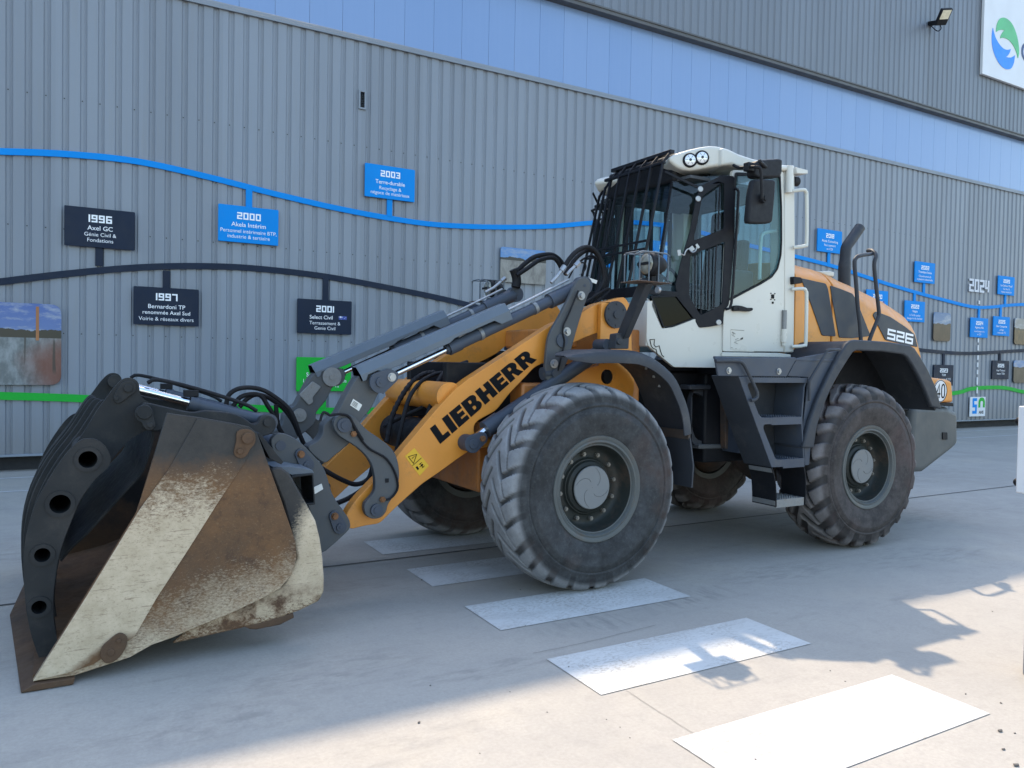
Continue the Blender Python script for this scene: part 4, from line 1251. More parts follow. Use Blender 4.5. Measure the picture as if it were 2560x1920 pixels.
# ------------------------------------------------------------------ front frame, axle, inner structure
def front_plate(s):
    pts = [onY('C', p, 5.02) for p in ((838, 470), (850, 462), (985, 462), (1012, 495), (1018, 745), (1035, 860), (1030, 990), (1000, 1120), (860, 1180), (700, 1080), (560, 950), (690, 875), (830, 835), (832, 640))]
    hole = circ(*onY('C', (872, 905), 5.02), .06, 24)
    m = MB(); m.prism(rnd(pts, .03), *yy(s, 5.02, 5.062), holes=[hole])
    f = m.build('front_frame', M['orange'], LD, .005)
    x, z = onY('C', (925, 537), 5.0)
    m = MB(); m.ycyl(x, z, .108, s(5.019), s(4.995), 40, .005); m.ycyl(x, z, .030, s(4.996), s(4.985), 20, .003)
    for k in range(6):
        m.ycyl(x+.085*math.cos(k*1.047+.5), z+.085*math.sin(k*1.047+.5), .008, s(4.997), s(4.990), 8)
    m.build('pivot_cap', M['anth'], f)
    x, z = onY('C', (872, 905), 5.06)
    m = MB(); m.ycyl(x, z, .058, s(5.03), s(5.30), 24); m.build('frame_pin', M['black'], f)
both(front_plate)
m = MB()
m.box(3.05, 3.75, 5.07, mir(5.07), .95, 1.45); m.box(3.55, 4.05, 5.07, mir(5.07), .62, 1.25); m.box(3.95, 4.25, 5.15, mir(5.15), 1.25, 1.90)
m.box(2.75, 3.2, 5.2, mir(5.2), .62, 1.15)
m.build('frame_box', M['orange_in'], LD, .02)
for sgn in (5.25, mir(5.32)):
    m = MB(); m.box(2.5, 3.6, sgn, sgn+.07, 1.15, 1.6); m.build('frame_web', M['black'], LD, .01)
for hx, hz in (HUBF, HUBR):
    m = MB(); m.cyl((hx, 4.9, hz), (hx, mir(4.9), hz), .15, n=24); m.lathe(hx, hz, [(.01, 5.25), (.22, 5.35), (.30, 5.55), (.30, 5.71), (.22, 5.91), (.01, 6.01)], 28)
    m.lathe(hx, hz, [(.30, 4.70), (.30, 4.86), (.24, 4.95), (.15, 5.0)], 28); m.lathe(hx, hz, [(.30, mir(4.70)), (.30, mir(4.86)), (.24, mir(4.95)), (.15, mir(5.0))], 28)
    m.build('axle', M['mudrust'], LD, .01)
# black inner links between the lift arms (dark mass seen through the arms)
m = MB()
x, z = onY('B', (1010, 960), 5.63)
m.cyl((x, 5.3, z), (x, 5.96, z), .13, n=24)
m.build('arm_torsion_tube', M['black'], LD)

# ------------------------------------------------------------------ front fenders with flaps
fe = [(625, 778), (665, 765), (740, 752), (830, 742), (920, 742), (1000, 745), (1080, 755), (1180, 800), (1280, 890), (1340, 1010), (1375, 1120), (1390, 1240)]
def fender(s):
    path = smooth([onY('C', p, 4.47) for p in fe], 4)
    m = MB(); rings = []
    for i, p in enumerate(path):
        p = Vector(p); t = (Vector(path[min(i+1, len(path)-1)])-Vector(path[max(i-1, 0)])).normalized(); n = Vector((t.y, -t.x))
        lw = .10*min(1, .25+i/14); yi = min(5.0, 4.60+.40*i/22)
        sec = [(4.470, lw), (4.464, lw*.55), (4.478, lw*.22), (4.515, .004), (4.55, 0), (yi, 0), (yi, .014), (4.55, .014), (4.53, .018), (4.495, lw*.28), (4.482, lw*.6), (4.484, lw)]
        rings.append([(p.x+n.x*d, s(y), p.y+n.y*d) for y, d in sec])
    m.loft(rings)
    f = m.build('front_fender', M['anth'], LD, .003, ang=50)
    e = Vector(path[-1])
    m = MB(); m.box(e.x-.035, e.x-.012, *yy(s, 4.50, 4.98), e.y-.05, e.y+.02); m.build('flap_strip', M['mudrust'], f, .003)
    m = MB(); m.loft([[(e.x-.03, yy(s, 4.49, 4.99)[0], e.y-.04), (e.x-.03, yy(s, 4.49, 4.99)[1], e.y-.04), (e.x-.018, yy(s, 4.49, 4.99)[1], e.y-.04), (e.x-.018, yy(s, 4.49, 4.99)[0], e.y-.04)],
                      [(e.x+.0, yy(s, 4.48, 5.0)[0], e.y-.25), (e.x+.0, yy(s, 4.48, 5.0)[1], e.y-.25), (e.x+.014, yy(s, 4.48, 5.0)[1], e.y-.25), (e.x+.014, yy(s, 4.48, 5.0)[0], e.y-.25)],
                      [(e.x-.01, yy(s, 4.48, 5.0)[0], e.y-.42), (e.x-.01, yy(s, 4.48, 5.0)[1], e.y-.42), (e.x+.004, yy(s, 4.48, 5.0)[1], e.y-.42), (e.x+.004, yy(s, 4.48, 5.0)[0], e.y-.42)]])
    m.build('mud_flap', M['anth'], f)
    m = MB()
    for p in ((990, 900), (1112, 907), (1155, 945), (1030, 940)):
        xx, zz = onY('C', p, 4.75)
        # bolts under the fender skin
        best = min(path, key=lambda q: (q[0]-xx)**2+(q[1]-zz)**2)
        m.cyl((best[0], s(4.72), best[1]-.016), (best[0]-.004, s(4.72), best[1]-.032), .011, n=8)
    m.build('bolt', M['zinc'], f)
both(fender)

# ------------------------------------------------------------------ work lamps on posts
def work_lamp(s):
    YT = 4.43
    Y = s(YT); YBs = s(4.80)
    a = onY('C', (968, 660), 4.80); b = onY('C', (1108, 335), YT)
    root = empty('headlight', (a[0], YBs, a[1]), parent=LD)
    d = Vector((b[0]-a[0], 0, b[1]-a[1]))
    m = MB(); m.beam((a[0], YBs, a[1]), (b[0], Y, b[1]), (-d.z, 0, d.x), .080, .070)
    m.build('post', M['anth'], root, .008)
    x, z = onY('C', (958, 690), 4.80)
    m = MB(); m.prism(rnd([onY('C', p, 4.80) for p in ((915, 650), (990, 640), (985, 740), (905, 740))], .01), *yy(s, 4.77, 4.86)); m.ycyl(*onY('C', (940, 695), 4.77), .024, s(4.77), s(4.755), 16)
    m.build('foot', M['anth'], root, .004)
    x, z = onY('C', (885, 715), 4.84)
    m = MB(); m.ycyl(x, z, .045, s(4.86), s(5.0), 24); m.build('pivot_knob', M['anth2'], root)
    # tray and cage
    x0, z0 = onY('C', (1068, 332), YT-.10); x1, _ = onY('C', (1243, 332), YT-.10); _, zt = onY('C', (1120, 158), YT-.10)
    ya, yb = yy(s, YT-.10, YT+.10)
    m = MB(); m.box(x0-.02, x1+.02, ya, yb, z0-.006, z0); m.build('tray', M['mudrust'], root, .002)
    m = MB(); w = .0055
    for yv in (ya+.015, yb-.015):
        for xx in (x0+.005, x0+.33*(x1-x0), x0+.66*(x1-x0), x1-.005):
            m.tube([(xx, yv, z0), (xx, yv, zt-.03)], w, 6)
    for xx in (x0+.33*(x1-x0), x0+.66*(x1-x0)):
        m.tube([(xx, ya+.015, zt-.03), (xx, ya+.03, zt-.003), (xx, yb-.03, zt-.003), (xx, yb-.015, zt-.03)], w, 6)
    for yv in (ya+.015, yb-.015):
        m.tube([(x0+.005, yv, zt-.03), (x0+.02, yv, zt-.006), (x1-.02, yv, zt-.006), (x1-.005, yv, zt-.03)], w, 6, sm=2)
    m.tube([(x0+.005, ya+.015, zt-.03), (x0+.005, ya+.03, zt-.006), (x0+.005, yb-.03, zt-.006), (x0+.005, yb-.015, zt-.03)], w, 6)
    m.build('cage', M['guard'], root)
    cx, cz = onY('C', (1138, 240), YT)
    m = MB(); R = []
    for t, r in ((-.055, .076), (-.048, .085), (0, .087), (.06, .072), (.10, .05), (.115, .005)):
        R.append([(cx+t, Y+r*math.cos(2*math.pi*k/26), cz+.0+r*math.sin(2*math.pi*k/26)) for k in range(26)])
    m.loft(R); m.box(cx-.01, cx+.03, Y-.012, Y+.012, z0, cz-.06); lp = m.build('lamp', M['mirrorback'], root)
    m = MB(); R = []
    for t, r in ((-.056, .074), (-.070, .058), (-.076, .03), (-.078, .001)):
        R.append([(cx+t, Y+r*math.cos(2*math.pi*k/26), cz+r*math.sin(2*math.pi*k/26)) for k in range(26)])
    m.loft(R, caps=False); m.build('lens', M['worklens'], root)
    m = MB(); m.box(cx-.082, cx-.0775, Y-.07, Y+.07, cz-.010, cz+.010); m.build('lens_bar', M['mirrorback'], root)
both(work_lamp)

# ------------------------------------------------------------------ bucket
BY0 = 4.335
BY1 = mir(BY0)
side_pts = [onY('A', p, BY0) for p in ((150, 1573), (355, 1245), (500, 1010), (628, 800), (660, 700), (715, 520), (770, 337), (915, 356), (1085, 386), (1150, 400), (1185, 430), (1230, 555), (1290, 720), (1362, 930), (1367, 1000), (1345, 1080), (1290, 1145), (1190, 1200), (1050, 1265), (900, 1325), (800, 1370), (700, 1405), (600, 1462), (340, 1547))]
def bucket_side(s):
    m = MB(); m.prism(side_pts, *yy(s, BY0, BY0+.03))
    sp = m.build('side_plate', M['bk_side' if s(0) == 0 else 'bk_inside'], BK, .003)
    strip = [onY('A', p, BY0) for p in ((152, 1571), (400, 1178), (640, 785), (780, 588), (908, 362), (1080, 388), (1176, 440), (1130, 560), (1008, 742), (870, 960), (720, 1190), (622, 1362), (430, 1492), (330, 1528))]
    m = MB(); m.prism(strip, *yy(s, BY0-.007, BY0-.0005)); m.build('wear_strip', M['bk_strip'], BK, .002)
    heel = [onY('A', p, BY0+.06) for p in ((1242, 596), (1265, 582), (1295, 586), (1330, 612), (1365, 675), (1402, 742), (1450, 830), (1470, 910), (1482, 990), (1490, 1100), (1488, 1155), (1468, 1198), (1380, 1242), (1270, 1282), (1120, 1322), (900, 1372), (790, 1396), (900, 1300), (1300, 1130), (1368, 1000), (1300, 745))]
    m = MB(); m.prism(heel, *yy(s, BY0+.04, BY0+.075)); m.build('heel_plate', M['bk_heel'], BK, .012)
    m = MB(); q = [onY('A', p, BY0) for p in ((1090, 420), (1130, 408), (1168, 425), (1172, 470), (1150, 500), (1128, 535), (1098, 542), (1075, 520), (1085, 465))]
    m.prism(smooth(q, 3, True), *yy(s, BY0-.022, BY0-.0075)); x, z = onY('A', (1135, 450), BY0); m.ycyl(x, z, .030, s(BY0-.02), s(BY0-.04), 24, .003)
    x, z = onY('A', (1100, 510), BY0); m.hexnut(x, z, .016, s(BY0-.02), s(BY0-.038))
    m.build('pin_plate', M['bk_lip'], BK, .003)
    m = MB(); q = [onY('A', p, BY0) for p in ((500, 1380), (548, 1345), (585, 1365), (575, 1420), (535, 1470), (490, 1485), (462, 1455), (470, 1410))]
    m.prism(smooth(q, 3, True), *yy(s, BY0-.018, BY0-.0075)); m.ycyl(*onY('A', (545, 1380), BY0), .011, s(BY0-.015), s(BY0-.026), 14); m.ycyl(*onY('A', (510, 1435), BY0), .018, s(BY0-.015), s(BY0-.022), 18)
    m.build('bolt_plate', M['bk_lip'], BK, .003)
    m = MB(); q = [onY('A', p, BY0+.05) for p in ((1120, 1318), (1200, 1300), (1350, 1256), (1353, 1278), (1290, 1310), (1180, 1332), (1150, 1330))]
    m.prism(q, *yy(s, BY0+.04, BY0+.20)); m.build('wear_shoe', M['bk_lip'], BK, .005)
BK = empty('bucket', (.5, YC, .5), parent=LD)
both(bucket_side)
shell = [onY('A', p, BY0) for p in ((150, 1573), (340, 1542), (600, 1455), (800, 1366), (1050, 1262), (1190, 1196), (1290, 1140), (1345, 1075), (1362, 1000), (1355, 930), (1290, 725), (1225, 555), (1182, 432))]
m = MB(); m.sheet(shell, BY0+.031, BY1-.031, .022); m.build('shell', M['bk_inside'], BK, ang=20)
lip = [onY('A', p, BY0) for p in ((96, 1612), (100, 1626), (272, 1606), (338, 1578), (345, 1548), (160, 1576))]
m = MB()
rings = []
for k in range(13):
    t = k/12; y = BY0-.03+(BY1-BY0+.06)*t; nose = -.10*max(0, 1-abs(2*t-1))
    rings.append([(p[0]+(nose if i in (0, 1) else nose*.3 if i in (2, 5) else 0), y, max(p[1], .004)) for i, p in enumerate(lip)])
m.loft(rings); m.build('cutting_edge', M['bk_lip'], BK, .003, ang=20)
m = MB(); q = onY('A', (1150, 470), 4.4); m.cyl((q[0], BY0+.04, q[1]-.06), (q[0], BY1-.04, q[1]-.06), .07, n=24); m.build('torsion_tube', M['black_tine'], BK)
m = MB(); m.prism([onY('A', p, 4.42) for p in ((1182, 432), (1192, 425), (1302, 560), (1292, 572), (1240, 545), (1215, 500))], 4.40, BY1-.07); m.build('spill_guard', M['black_tine'], BK, .002)

# black arm along the bucket top that carries the clamp
def clamp_carrier(s):
    q = [onY('A', p, 4.88) for p in ((650, 300), (690, 292), (740, 303), (880, 332), (950, 324), (1060, 336), (1120, 358), (1160, 385), (1185, 380), (1200, 355), (1232, 345), (1262, 362), (1268, 395), (1250, 430), (1200, 450), (1180, 520), (1100, 470), (900, 395), (780, 372), (740, 415), (700, 418), (660, 400))]
    m = MB(); m.prism(smooth(q, 3, True), *yy(s, 4.86, 4.93)); c = m.build('clamp_carrier', M['black_tine'], BK, .006)
    m = MB(); m.ycyl(*onY('A', (1232, 380), 4.86), .024, s(4.865), s(4.845), 20, .003); m.build('pin', M['black_tine'], BK)
    q = [onY('A', p, 4.83) for p in ((622, 335), (640, 305), (680, 300), (704, 325), (708, 360), (715, 395), (695, 415), (668, 408), (650, 380), (628, 365))]
    m = MB(); m.prism(smooth(q, 3, True), *yy(s, 4.82, 4.85)); m.ycyl(*onY('A', (665, 332), 4.82), .040, s(4.83), s(4.81), 26, .004); m.ycyl(*onY('A', (692, 392), 4.82), .016, s(4.83), s(4.81), 16)
    m.build('hinge_plate', M['black_tine'], BK, .004)
both(clamp_carrier)

# ------------------------------------------------------------------ grapple clamp
GR = empty('grapple', (.4, YC, 1.2), parent=LD)
HOL = ((405, 550, .058), (277, 755, .062), (195, 990, .050), (180, 1230, .048))
holes = [circ(*onY('A', (x, y), 4.60), r, 30) for x, y, r in HOL]
t1 = [onY('A', p, 4.60) for p in ((372, 462), (400, 455), (438, 457), (475, 478), (500, 512), (511, 550), (500, 585), (470, 612), (440, 640), (400, 692), (365, 745), (332, 825), (300, 905), (275, 985), (262, 1040), (252, 1115), (246, 1180), (244, 1250), (252, 1320), (264, 1400), (235, 1480), (210, 1520), (185, 1480), (150, 1380), (128, 1290), (116, 1200), (110, 1100), (109, 1000), (118, 910), (140, 825), (175, 730), (225, 640), (285, 550), (335, 490))]
def tine(pts, y, hl, w=.032, nm='tine'):
    m = MB(); m.prism(smooth(pts, 2, True), y, y+w, holes=hl)
    return m.build(nm, M['black_tine'], GR, .004)
arm_t = [onY('A', p, 4.93) for p in ((545, 198), (568, 180), (592, 174), (620, 180), (640, 202), (644, 238), (655, 268), (690, 292), (712, 330), (716, 380), (700, 412), (672, 418), (610, 452), (560, 500), (512, 558), (470, 606), (430, 650), (395, 705), (360, 770), (325, 850), (296, 935), (272, 1020), (258, 1110), (250, 1200), (252, 1290), (264, 1400), (235, 1480), (205, 1500), (165, 1400), (134, 1290), (120, 1180), (115, 1080), (118, 980), (132, 880), (165, 770), (215, 665), (275, 570), (330, 500), (372, 445), (405, 395), (440, 335), (480, 280), (518, 228))]
inner_t = [(.34, 1.26), (.24, 1.245), (.13, 1.175), (.06, 1.11), (.01, 1.03), (-.055, .91), (-.095, .79), (-.125, .66), (-.14, .50), (-.135, .35), (-.11, .20), (-.05, .085), (-.015, .12), (-.02, .30), (-.01, .50), (.03, .68), (.10, .85), (.20, 1.0), (.32, 1.12), (.38, 1.20)]
def tine(pts, y, hl, w=.032, nm='tine'):
    m = MB(); m.prism(smooth(pts, 2, True), y, y+w, holes=hl)
    return m.build(nm, M['black_tine'], GR, .004)
arm_t = [onY('A', p, 4.93) for p in ((545, 198), (568, 180), (592, 174), (620, 180), (640, 202), (644, 238), (655, 268), (690, 292), (712, 330), (716, 380), (700, 412), (672, 418), (610, 452), (560, 500), (512, 558), (470, 606), (430, 650), (395, 705), (360, 770), (325, 850), (296, 935), (272, 1020), (258, 1110), (250, 1200), (252, 1290), (264, 1400), (235, 1480), (205, 1500), (165, 1400), (134, 1290), (120, 1180), (115, 1080), (118, 980), (132, 880), (165, 770), (215, 665), (275, 570), (330, 500), (372, 445), (405, 395), (440, 335), (480, 280), (518, 228))]
inner_t = [onY('A', p, 4.93) for p in ((440, 340), (470, 300), (500, 290), (530, 320), (560, 380), (570, 450), (530, 530), (470, 606), (430, 650), (395, 705), (360, 770), (325, 850), (296, 935), (272, 1020), (258, 1110), (250, 1200), (252, 1290), (264, 1400), (235, 1480), (205, 1500), (165, 1400), (134, 1290), (120, 1180), (115, 1080), (118, 980), (132, 880), (165, 770), (215, 665), (275, 570), (330, 500), (372, 445), (405, 395))]
tine(t1, 4.60, holes); tine(t1, mir(4.632), holes)
tine(arm_t, 4.93, holes, .036, 'clamp_arm'); tine(arm_t, mir(4.966), holes, .036, 'clamp_arm')
for k in range(5):
    tine([(x-(0, .025, .04, .045, .04)[k], z) for x, z in inner_t], 5.28+(mir(5.28)-.032-5.28)*k/4, ())
for (x, z, r) in [(*onY('A', (a, b), 4.60), c) for a, b, c in HOL]:
    m = MB(); R = []
    for rr, y in ((r-.014, 4.592), (r+.006, 4.592), (r+.006, mir(4.592)), (r-.014, mir(4.592)), (r-.014, 4.592)):
        R.append([(x+rr*math.cos(2*math.pi*k/30), y, z+rr*math.sin(2*math.pi*k/30)) for k in range(30)])
    m.loft(R, True, False); m.build('spacer_tube', M['black_tine'], GR)
# inner wrap plate of the clamp
q = [onY('A', p, 5.0) for p in ((700, 405), (690, 480), (650, 600), (600, 660), (500, 770), (400, 880), (330, 945), (275, 1010))]
m = MB(); m.sheet(smooth(q, 3), 4.97, mir(4.97), .012); m.build('wrap_plate', M['black_tine'], GR, ang=25)
def clamp_pin(s):
    q = [onY('A', p, 4.92) for p in ((555, 205), (580, 190), (612, 192), (628, 215), (620, 240), (590, 262), (560, 285), (535, 290), (522, 268), (535, 235))]
    m = MB(); m.prism(smooth(q, 3, True), *yy(s, 4.912, 4.928)); m.ycyl(*onY('A', (590, 222), 4.91), .022, s(4.913), s(4.895), 20, .003); m.ycyl(*onY('A', (536, 268), 4.91), .012, s(4.913), s(4.898), 14)
    m.build('pin_plate', M['black_tine'], GR, .003)
    Y = s(5.03)
    a = Vector((*onY('A', (592, 218), 5.03)[:1], Y, onY('A', (592, 218), 5.03)[1])); v = lambda p: Vector((onY('A', p, 5.03)[0], Y, onY('A', p, 5.03)[1]))
    b = v((1232, 378)); d = (b-a).normalized(); g = a+d*((v((872, 285))-a).dot(d))
    m = MB(); m.cyl(g, b, .042, n=26); m.cyl(g, g+d*.05, .047, n=26); m.ycyl(b.x, b.z, .055, Y-.04, Y+.04, 26)
    c = m.build('grapple_cylinder', M['anth2'], LD)
    m = MB(); m.cyl(a, g, .024, n=22); m.build('rod', M['chrome'], c)
    m = MB(); m.ycyl(a.x, a.z, .045, Y-.035, Y+.035, 26); m.build('rod_eye', M['black_tine'], c)
    up = Vector((-d.z, 0, d.x))
    m = MB(); m.tube([g-d*.25+up*.05, g-d*.20+up*.085, g+d*.02+up*.09, g+d*.30+up*.075, b-d*.08+up*.05], .013, 8, sm=3); m.box(g.x-.03, g.x+.05, Y-.03, Y+.03, g.z+.035, g.z+.075)
    m.build('hose_guard', M['black'], c, .004)
both(clamp_pin)

# ------------------------------------------------------------------ quick coupler
QC = empty('quick_coupler', (1.4, YC, .6), parent=LD)
cp = [onY('B', p, 5.0) for p in ((285, 1000), (300, 975), (322, 962), (362, 964), (405, 985), (450, 1018), (500, 1070), (552, 1128), (578, 1190), (602, 1272), (640, 1335), (682, 1392), (697, 1430), (690, 1460), (650, 1500), (600, 1545), (545, 1582), (525, 1520), (500, 1400), (440, 1260), (330, 1120), (296, 1050))]
def coupler(s):
    m = MB(); m.prism(smooth(cp, 2, True), *yy(s, 5.0, 5.055)); p_ = m.build('coupler_plate', M['grey'], QC, .005)
    m = MB(); m.ycyl(*onY('B', (335, 1025), 5.0), .032, s(5.002), s(4.994), 28, .002); m.build('pin_cap', M['anth2'], QC)
    for (a, b) in (((437, 1068), (470, 1125)), ((612, 1388), (640, 1445))):
        pa = Vector(onY('B', a, 5.0)); pb_ = Vector(onY('B', b, 5.0)); d = (pb_-pa).normalized(); n = Vector((-d.y, d.x)); t0 = math.atan2(n.y, n.x)
        o = [pa+Vector((math.cos(t0+math.pi*k/8), math.sin(t0+math.pi*k/8)))*.036 for k in range(9)]+[pb_+Vector((math.cos(t0+math.pi+math.pi*k/8), math.sin(t0+math.pi+math.pi*k/8)))*.046 for k in range(9)]
        m = MB(); m.prism([tuple(v) for v in o], *yy(s, 4.984, 4.9995)); m.ycyl(pb_.x, pb_.y, .026, s(4.986), s(4.974), 22, .002); m.ycyl(pb_.x, pb_.y, .010, s(4.976), s(4.97), 6); m.build('pin_plate', M['anth2'], QC, .003)
        m = MB(); m.hexnut(pa.x, pa.y, .020, s(4.985), s(4.962)); m.ycyl(pa.x, pa.y, .024, s(4.9855), s(4.979), 18); m.build('bolt', M['rustbolt'], QC)
both(coupler)
m = MB(); a = onY('B', (345, 1030), 5.0); m.cyl((a[0], 5.055, a[1]), (a[0], mir(5.055), a[1]), .05, n=20); a = onY('B', (560, 1330), 5.0); m.box(a[0]-.05, a[0]+.05, 5.055, mir(5.055), a[1]-.12, a[1]+.12)
m.build('cross_beam', M['anth2'], QC, .01)
sq = [onY('B', p, 4.72) for p in ((392, 1180), (505, 1166), (515, 1330), (402, 1345))]
ins = [lerp(sq[i], lerp(sq[(i+2) % 4], sq[i], 0), .07) for i in range(4)]
m = MB(); m.prism(sq, 4.72, 4.995, holes=[ins]); m.build('fork_socket', M['black_tine'], QC, .004)
m = MB(); m.prism([onY('B', p, 4.72) for p in ((300, 1138), (385, 1132), (500, 1150), (512, 1168), (395, 1178))], 4.73, 4.995); m.build('socket_gusset', M['guard'], QC, .003)
m = MB(); m.prism([onY('B', p, 4.99) for p in ((508, 1240), (548, 1222), (556, 1250), (512, 1276))], 4.990, 4.997); m.build('type_plate', M['decal'], QC)

# ------------------------------------------------------------------ hoses
def hose(r, pts, Y, rad, mat='hose', n=9, ridged=False):
    P = []
    for i, p in enumerate(pts):
        y = Y if not isinstance(Y, (list, tuple)) else Y[0]+(Y[1]-Y[0])*i/(len(pts)-1)
        x, z = onY(r, p, y); P.append((x, y, z))
    m = MB()
    if ridged:
        Q = smooth(P, 14); L = len(Q)
        m.tube(Q, lambda t: rad*(1.12 if int(t*(L-1)) % 4 < 2 else .92), n)
    else:
        m.tube(P, rad, n, sm=5)
    return m.build('hose', M[mat], LD)
for p in (((362, 835), (400, 705), (520, 622), (700, 602), (880, 640), (1050, 740), (1200, 865), (1290, 1000), (1380, 1250), (1445, 1400)),
          ((455, 862), (560, 735), (720, 692), (850, 722), (940, 860), (1025, 990), (1080, 1120)),
          ((545, 872), (640, 770), (760, 702), (900, 722), (1040, 800), (1180, 920), (1290, 1080), (1370, 1260)),
          ((1050, 835), (1060, 980), (1085, 1140), (1150, 1260))):
    hose('K', p, 5.42+.06*random.random(), .0155)
hose('K', ((1660, 1070), (1700, 950), (1760, 960), (1800, 985), (1900, 970), (2010, 980), (2070, 1020), (2130, 1130), (2250, 1330)), 4.97, .009)
for p, y, r_ in ((((325, 290), (390, 230), (450, 192), (540, 182), (592, 215), (622, 268)), 6.1, .022), (((335, 305), (400, 262), (470, 215), (545, 200), (580, 225), (608, 280)), 6.06, .02),
              (((603, 280), (650, 205), (705, 152), (760, 138), (812, 172), (842, 245), (852, 325), (820, 400), (772, 472)), 5.35, .020), (((622, 300), (690, 200), (770, 152), (830, 205), (862, 285), (850, 385), (785, 462), (740, 520)), 5.42, .018),
              (((655, 285), (720, 215), (790, 190), (850, 260), (866, 340), (840, 420), (760, 500)), 5.5, .009), (((740, 470), (810, 420), (870, 385), (880, 400), (800, 470), (745, 505)), 5.3, .012), (((720, 300), (745, 260), (735, 230), (690, 240), (655, 300), (640, 330)), 5.2, .007)):
    hose('C', p, y, r_)
for p in (((540, 348), (575, 312), (600, 278)), ((632, 300), (655, 275), (682, 250)), ((150, 405), (200, 378), (245, 340))):
    m = MB(); y = 5.12 if p[0][0] > 300 else 6.15
    P = [(onY('C', q, y)[0], y, onY('C', q, y)[1]) for q in p]
    m.tube(P, .013, 8); m.cyl(P[-1], tuple(Vector(P[-1])+(Vector(P[-1])-Vector(P[-2])).normalized()*.05), .022, n=6); m.build('hose_fitting', M['zinc'], LD)
hose('C', ((318, 268), (330, 300), (336, 340), (330, 375)), 6.1, .042, 'hose', 12)
m = MB(); q = [onY('C', p, 5.18) for p in ((765, 318), (815, 335), (808, 355), (762, 338))]; m.prism(q, 5.18, 5.184); m.build('hose_tag', M['decal'], LD)
for p, y, rg in ((((28, 850), (80, 600), (170, 400), (280, 240), (400, 150), (520, 128)), (5.5, 5.75), True), (((125, 960), (200, 600), (270, 380), (380, 230), (520, 148), (640, 130)), (5.35, 5.6), False),
                 (((440, 620), (500, 440), (590, 290), (700, 205), (860, 150), (960, 110)), (5.25, 5.5), True), (((475, 480), (540, 262), (620, 132), (750, 60), (860, 20)), (5.4, 5.7), False),
                 (((0, 690), (130, 620), (260, 560), (420, 480), (480, 440)), (5.7, 5.4), False)):
    hose('N', p, y, .019 if rg else .016, ridged=rg)
hose('B', ((470, 1090), (560, 1150), (660, 1205), (730, 1225), (790, 1195), (815, 1120)), 5.5, .018); hose('B', ((540, 1350), (640, 1318), (700, 1290), (760, 1250), (840, 1170)), 5.35, .018)
for p in ((110, 1140), ):
    pass
hose('B', ((680, 868), (700, 890), (732, 962), (790, 1036), (882, 1092), (930, 1170), (942, 1245), (905, 1298), (862, 1306)), 4.974, .0075)
m = MB(); q = [onY('N', p, 5.4) for p in ((752, 28), (790, 28), (792, 125), (754, 125))]; m.prism(q, 5.4, 5.41); m.build('hose_bracket', M['galv'], LD)

# ------------------------------------------------------------------ cab
class VPlane:
    """vertical working plane through two plan points; u runs from A to B, w points into the cab"""
    def __init__(s, A, B):
        s.A = Vector(A); s.d = (Vector(B)-s.A); s.L = s.d.length; s.d /= s.L; s.n = Vector((-s.d.y, s.d.x))
    def uz(s, r, p):
        d = ray(*full(r, *p)); t = s.A.dot(s.n)/Vector((d.x, d.y)).dot(s.n)
        q = Vector((d.x*t, d.y*t))-s.A
        return (q.dot(s.d), CAM_H+d.z*t)
    def poly(s, r, pts): return [s.uz(r, p) for p in pts]
    def put(s, mb, mirrored=False):
        for i, (u, w, z) in enumerate(mb.v):
            q = s.A+s.d*u+s.n*w
            mb.v[i] = (q.x, mir(q.y) if mirrored else q.y, z)
        return mb
CB = empty('cab', (5.2, YC, 1.7), parent=LD)
S = VPlane((4.23, 5.055), (4.94, 4.90))
xd0 = onY('D', (1090, 1300), 4.9)[0]
# lower body: slanted flank pieces, front wall, floor
flank = [(0.0, 2.13), (.05, 2.145)]+[S.uz('D', (596, 1085))]+S.poly('D', ((640, 1165), (682, 1288), (720, 1284), (765, 1276), (830, 1250), (905, 1222), (1000, 1185)))
def lower(mirrored):
    b = S.poly('D', ((690, 1425), (762, 1546), (1092, 1552)))
    top = S.uz('D', (1094, 1150))
    pts = flank+[(S.L, top[1])]+[(S.L, b[2][1])]+[b[1]]+[(0.02, b[0][1]+.02), (0.0, b[0][1]+.08)]
    m = MB(); m.prism(rnd(pts, .012, 2), 0, .04); S.put(m, mirrored); m.build('body_panel', M['white'], CB, .006)
    g = S.poly('D', ((606, 1070), (780, 1062), (850, 1150), (905, 1218), (830, 1247), (765, 1272), (720, 1280), (690, 1280), (652, 1180)))
    m = MB(); m.prism(g, .012, .022); S.put(m, mirrored); m.build('lower_glass', M['glass_dark'], CB)
    m = MB(); m.prism(g, -.004, .011, holes=[[lerp(p, (sum(q[0] for q in g)/len(g), sum(q[1] for q in g)/len(g)), .09) for p in g]]); S.put(m, mirrored); m.build('glass_frame', M['black'], CB)
lower(False); lower(True)
zb = S.uz('D', (690, 1425))[1]
m = MB(); m.prism([(4.232, zb+.02), (4.232, 2.115), (4.245, 2.14), (4.44, 2.165), (4.44, zb+.02)], 5.062, mir(5.062)); m.build('front_wall', M['white'], CB, .008)
zd = onY('D', (1085, 1550), 4.9)[1]
m = MB(); m.box(4.28, 5.9, 5.20, mir(5.20), zd-.06, zd+.06); m.box(4.94, 5.9, 4.93, 5.20, zd-.06, zd+.06); m.build('floor', M['black'], CB, .01)
m = MB(); q = S.poly('D', ((600, 1362), (632, 1360), (628, 1395), (640, 1412), (662, 1402), (672, 1440), (680, 1465), (694, 1478)))
P = [(u, -.003, z) for u, z in q]; m.tube(P, .0035, 6); q = S.poly('D', ((600, 1362), (610, 1405), (622, 1420), (642, 1428), (650, 1462))); m.tube([(u, -.003, z) for u, z in q], .0035, 6); S.put(m); m.build('emblem_line', M['lettering'], CB)

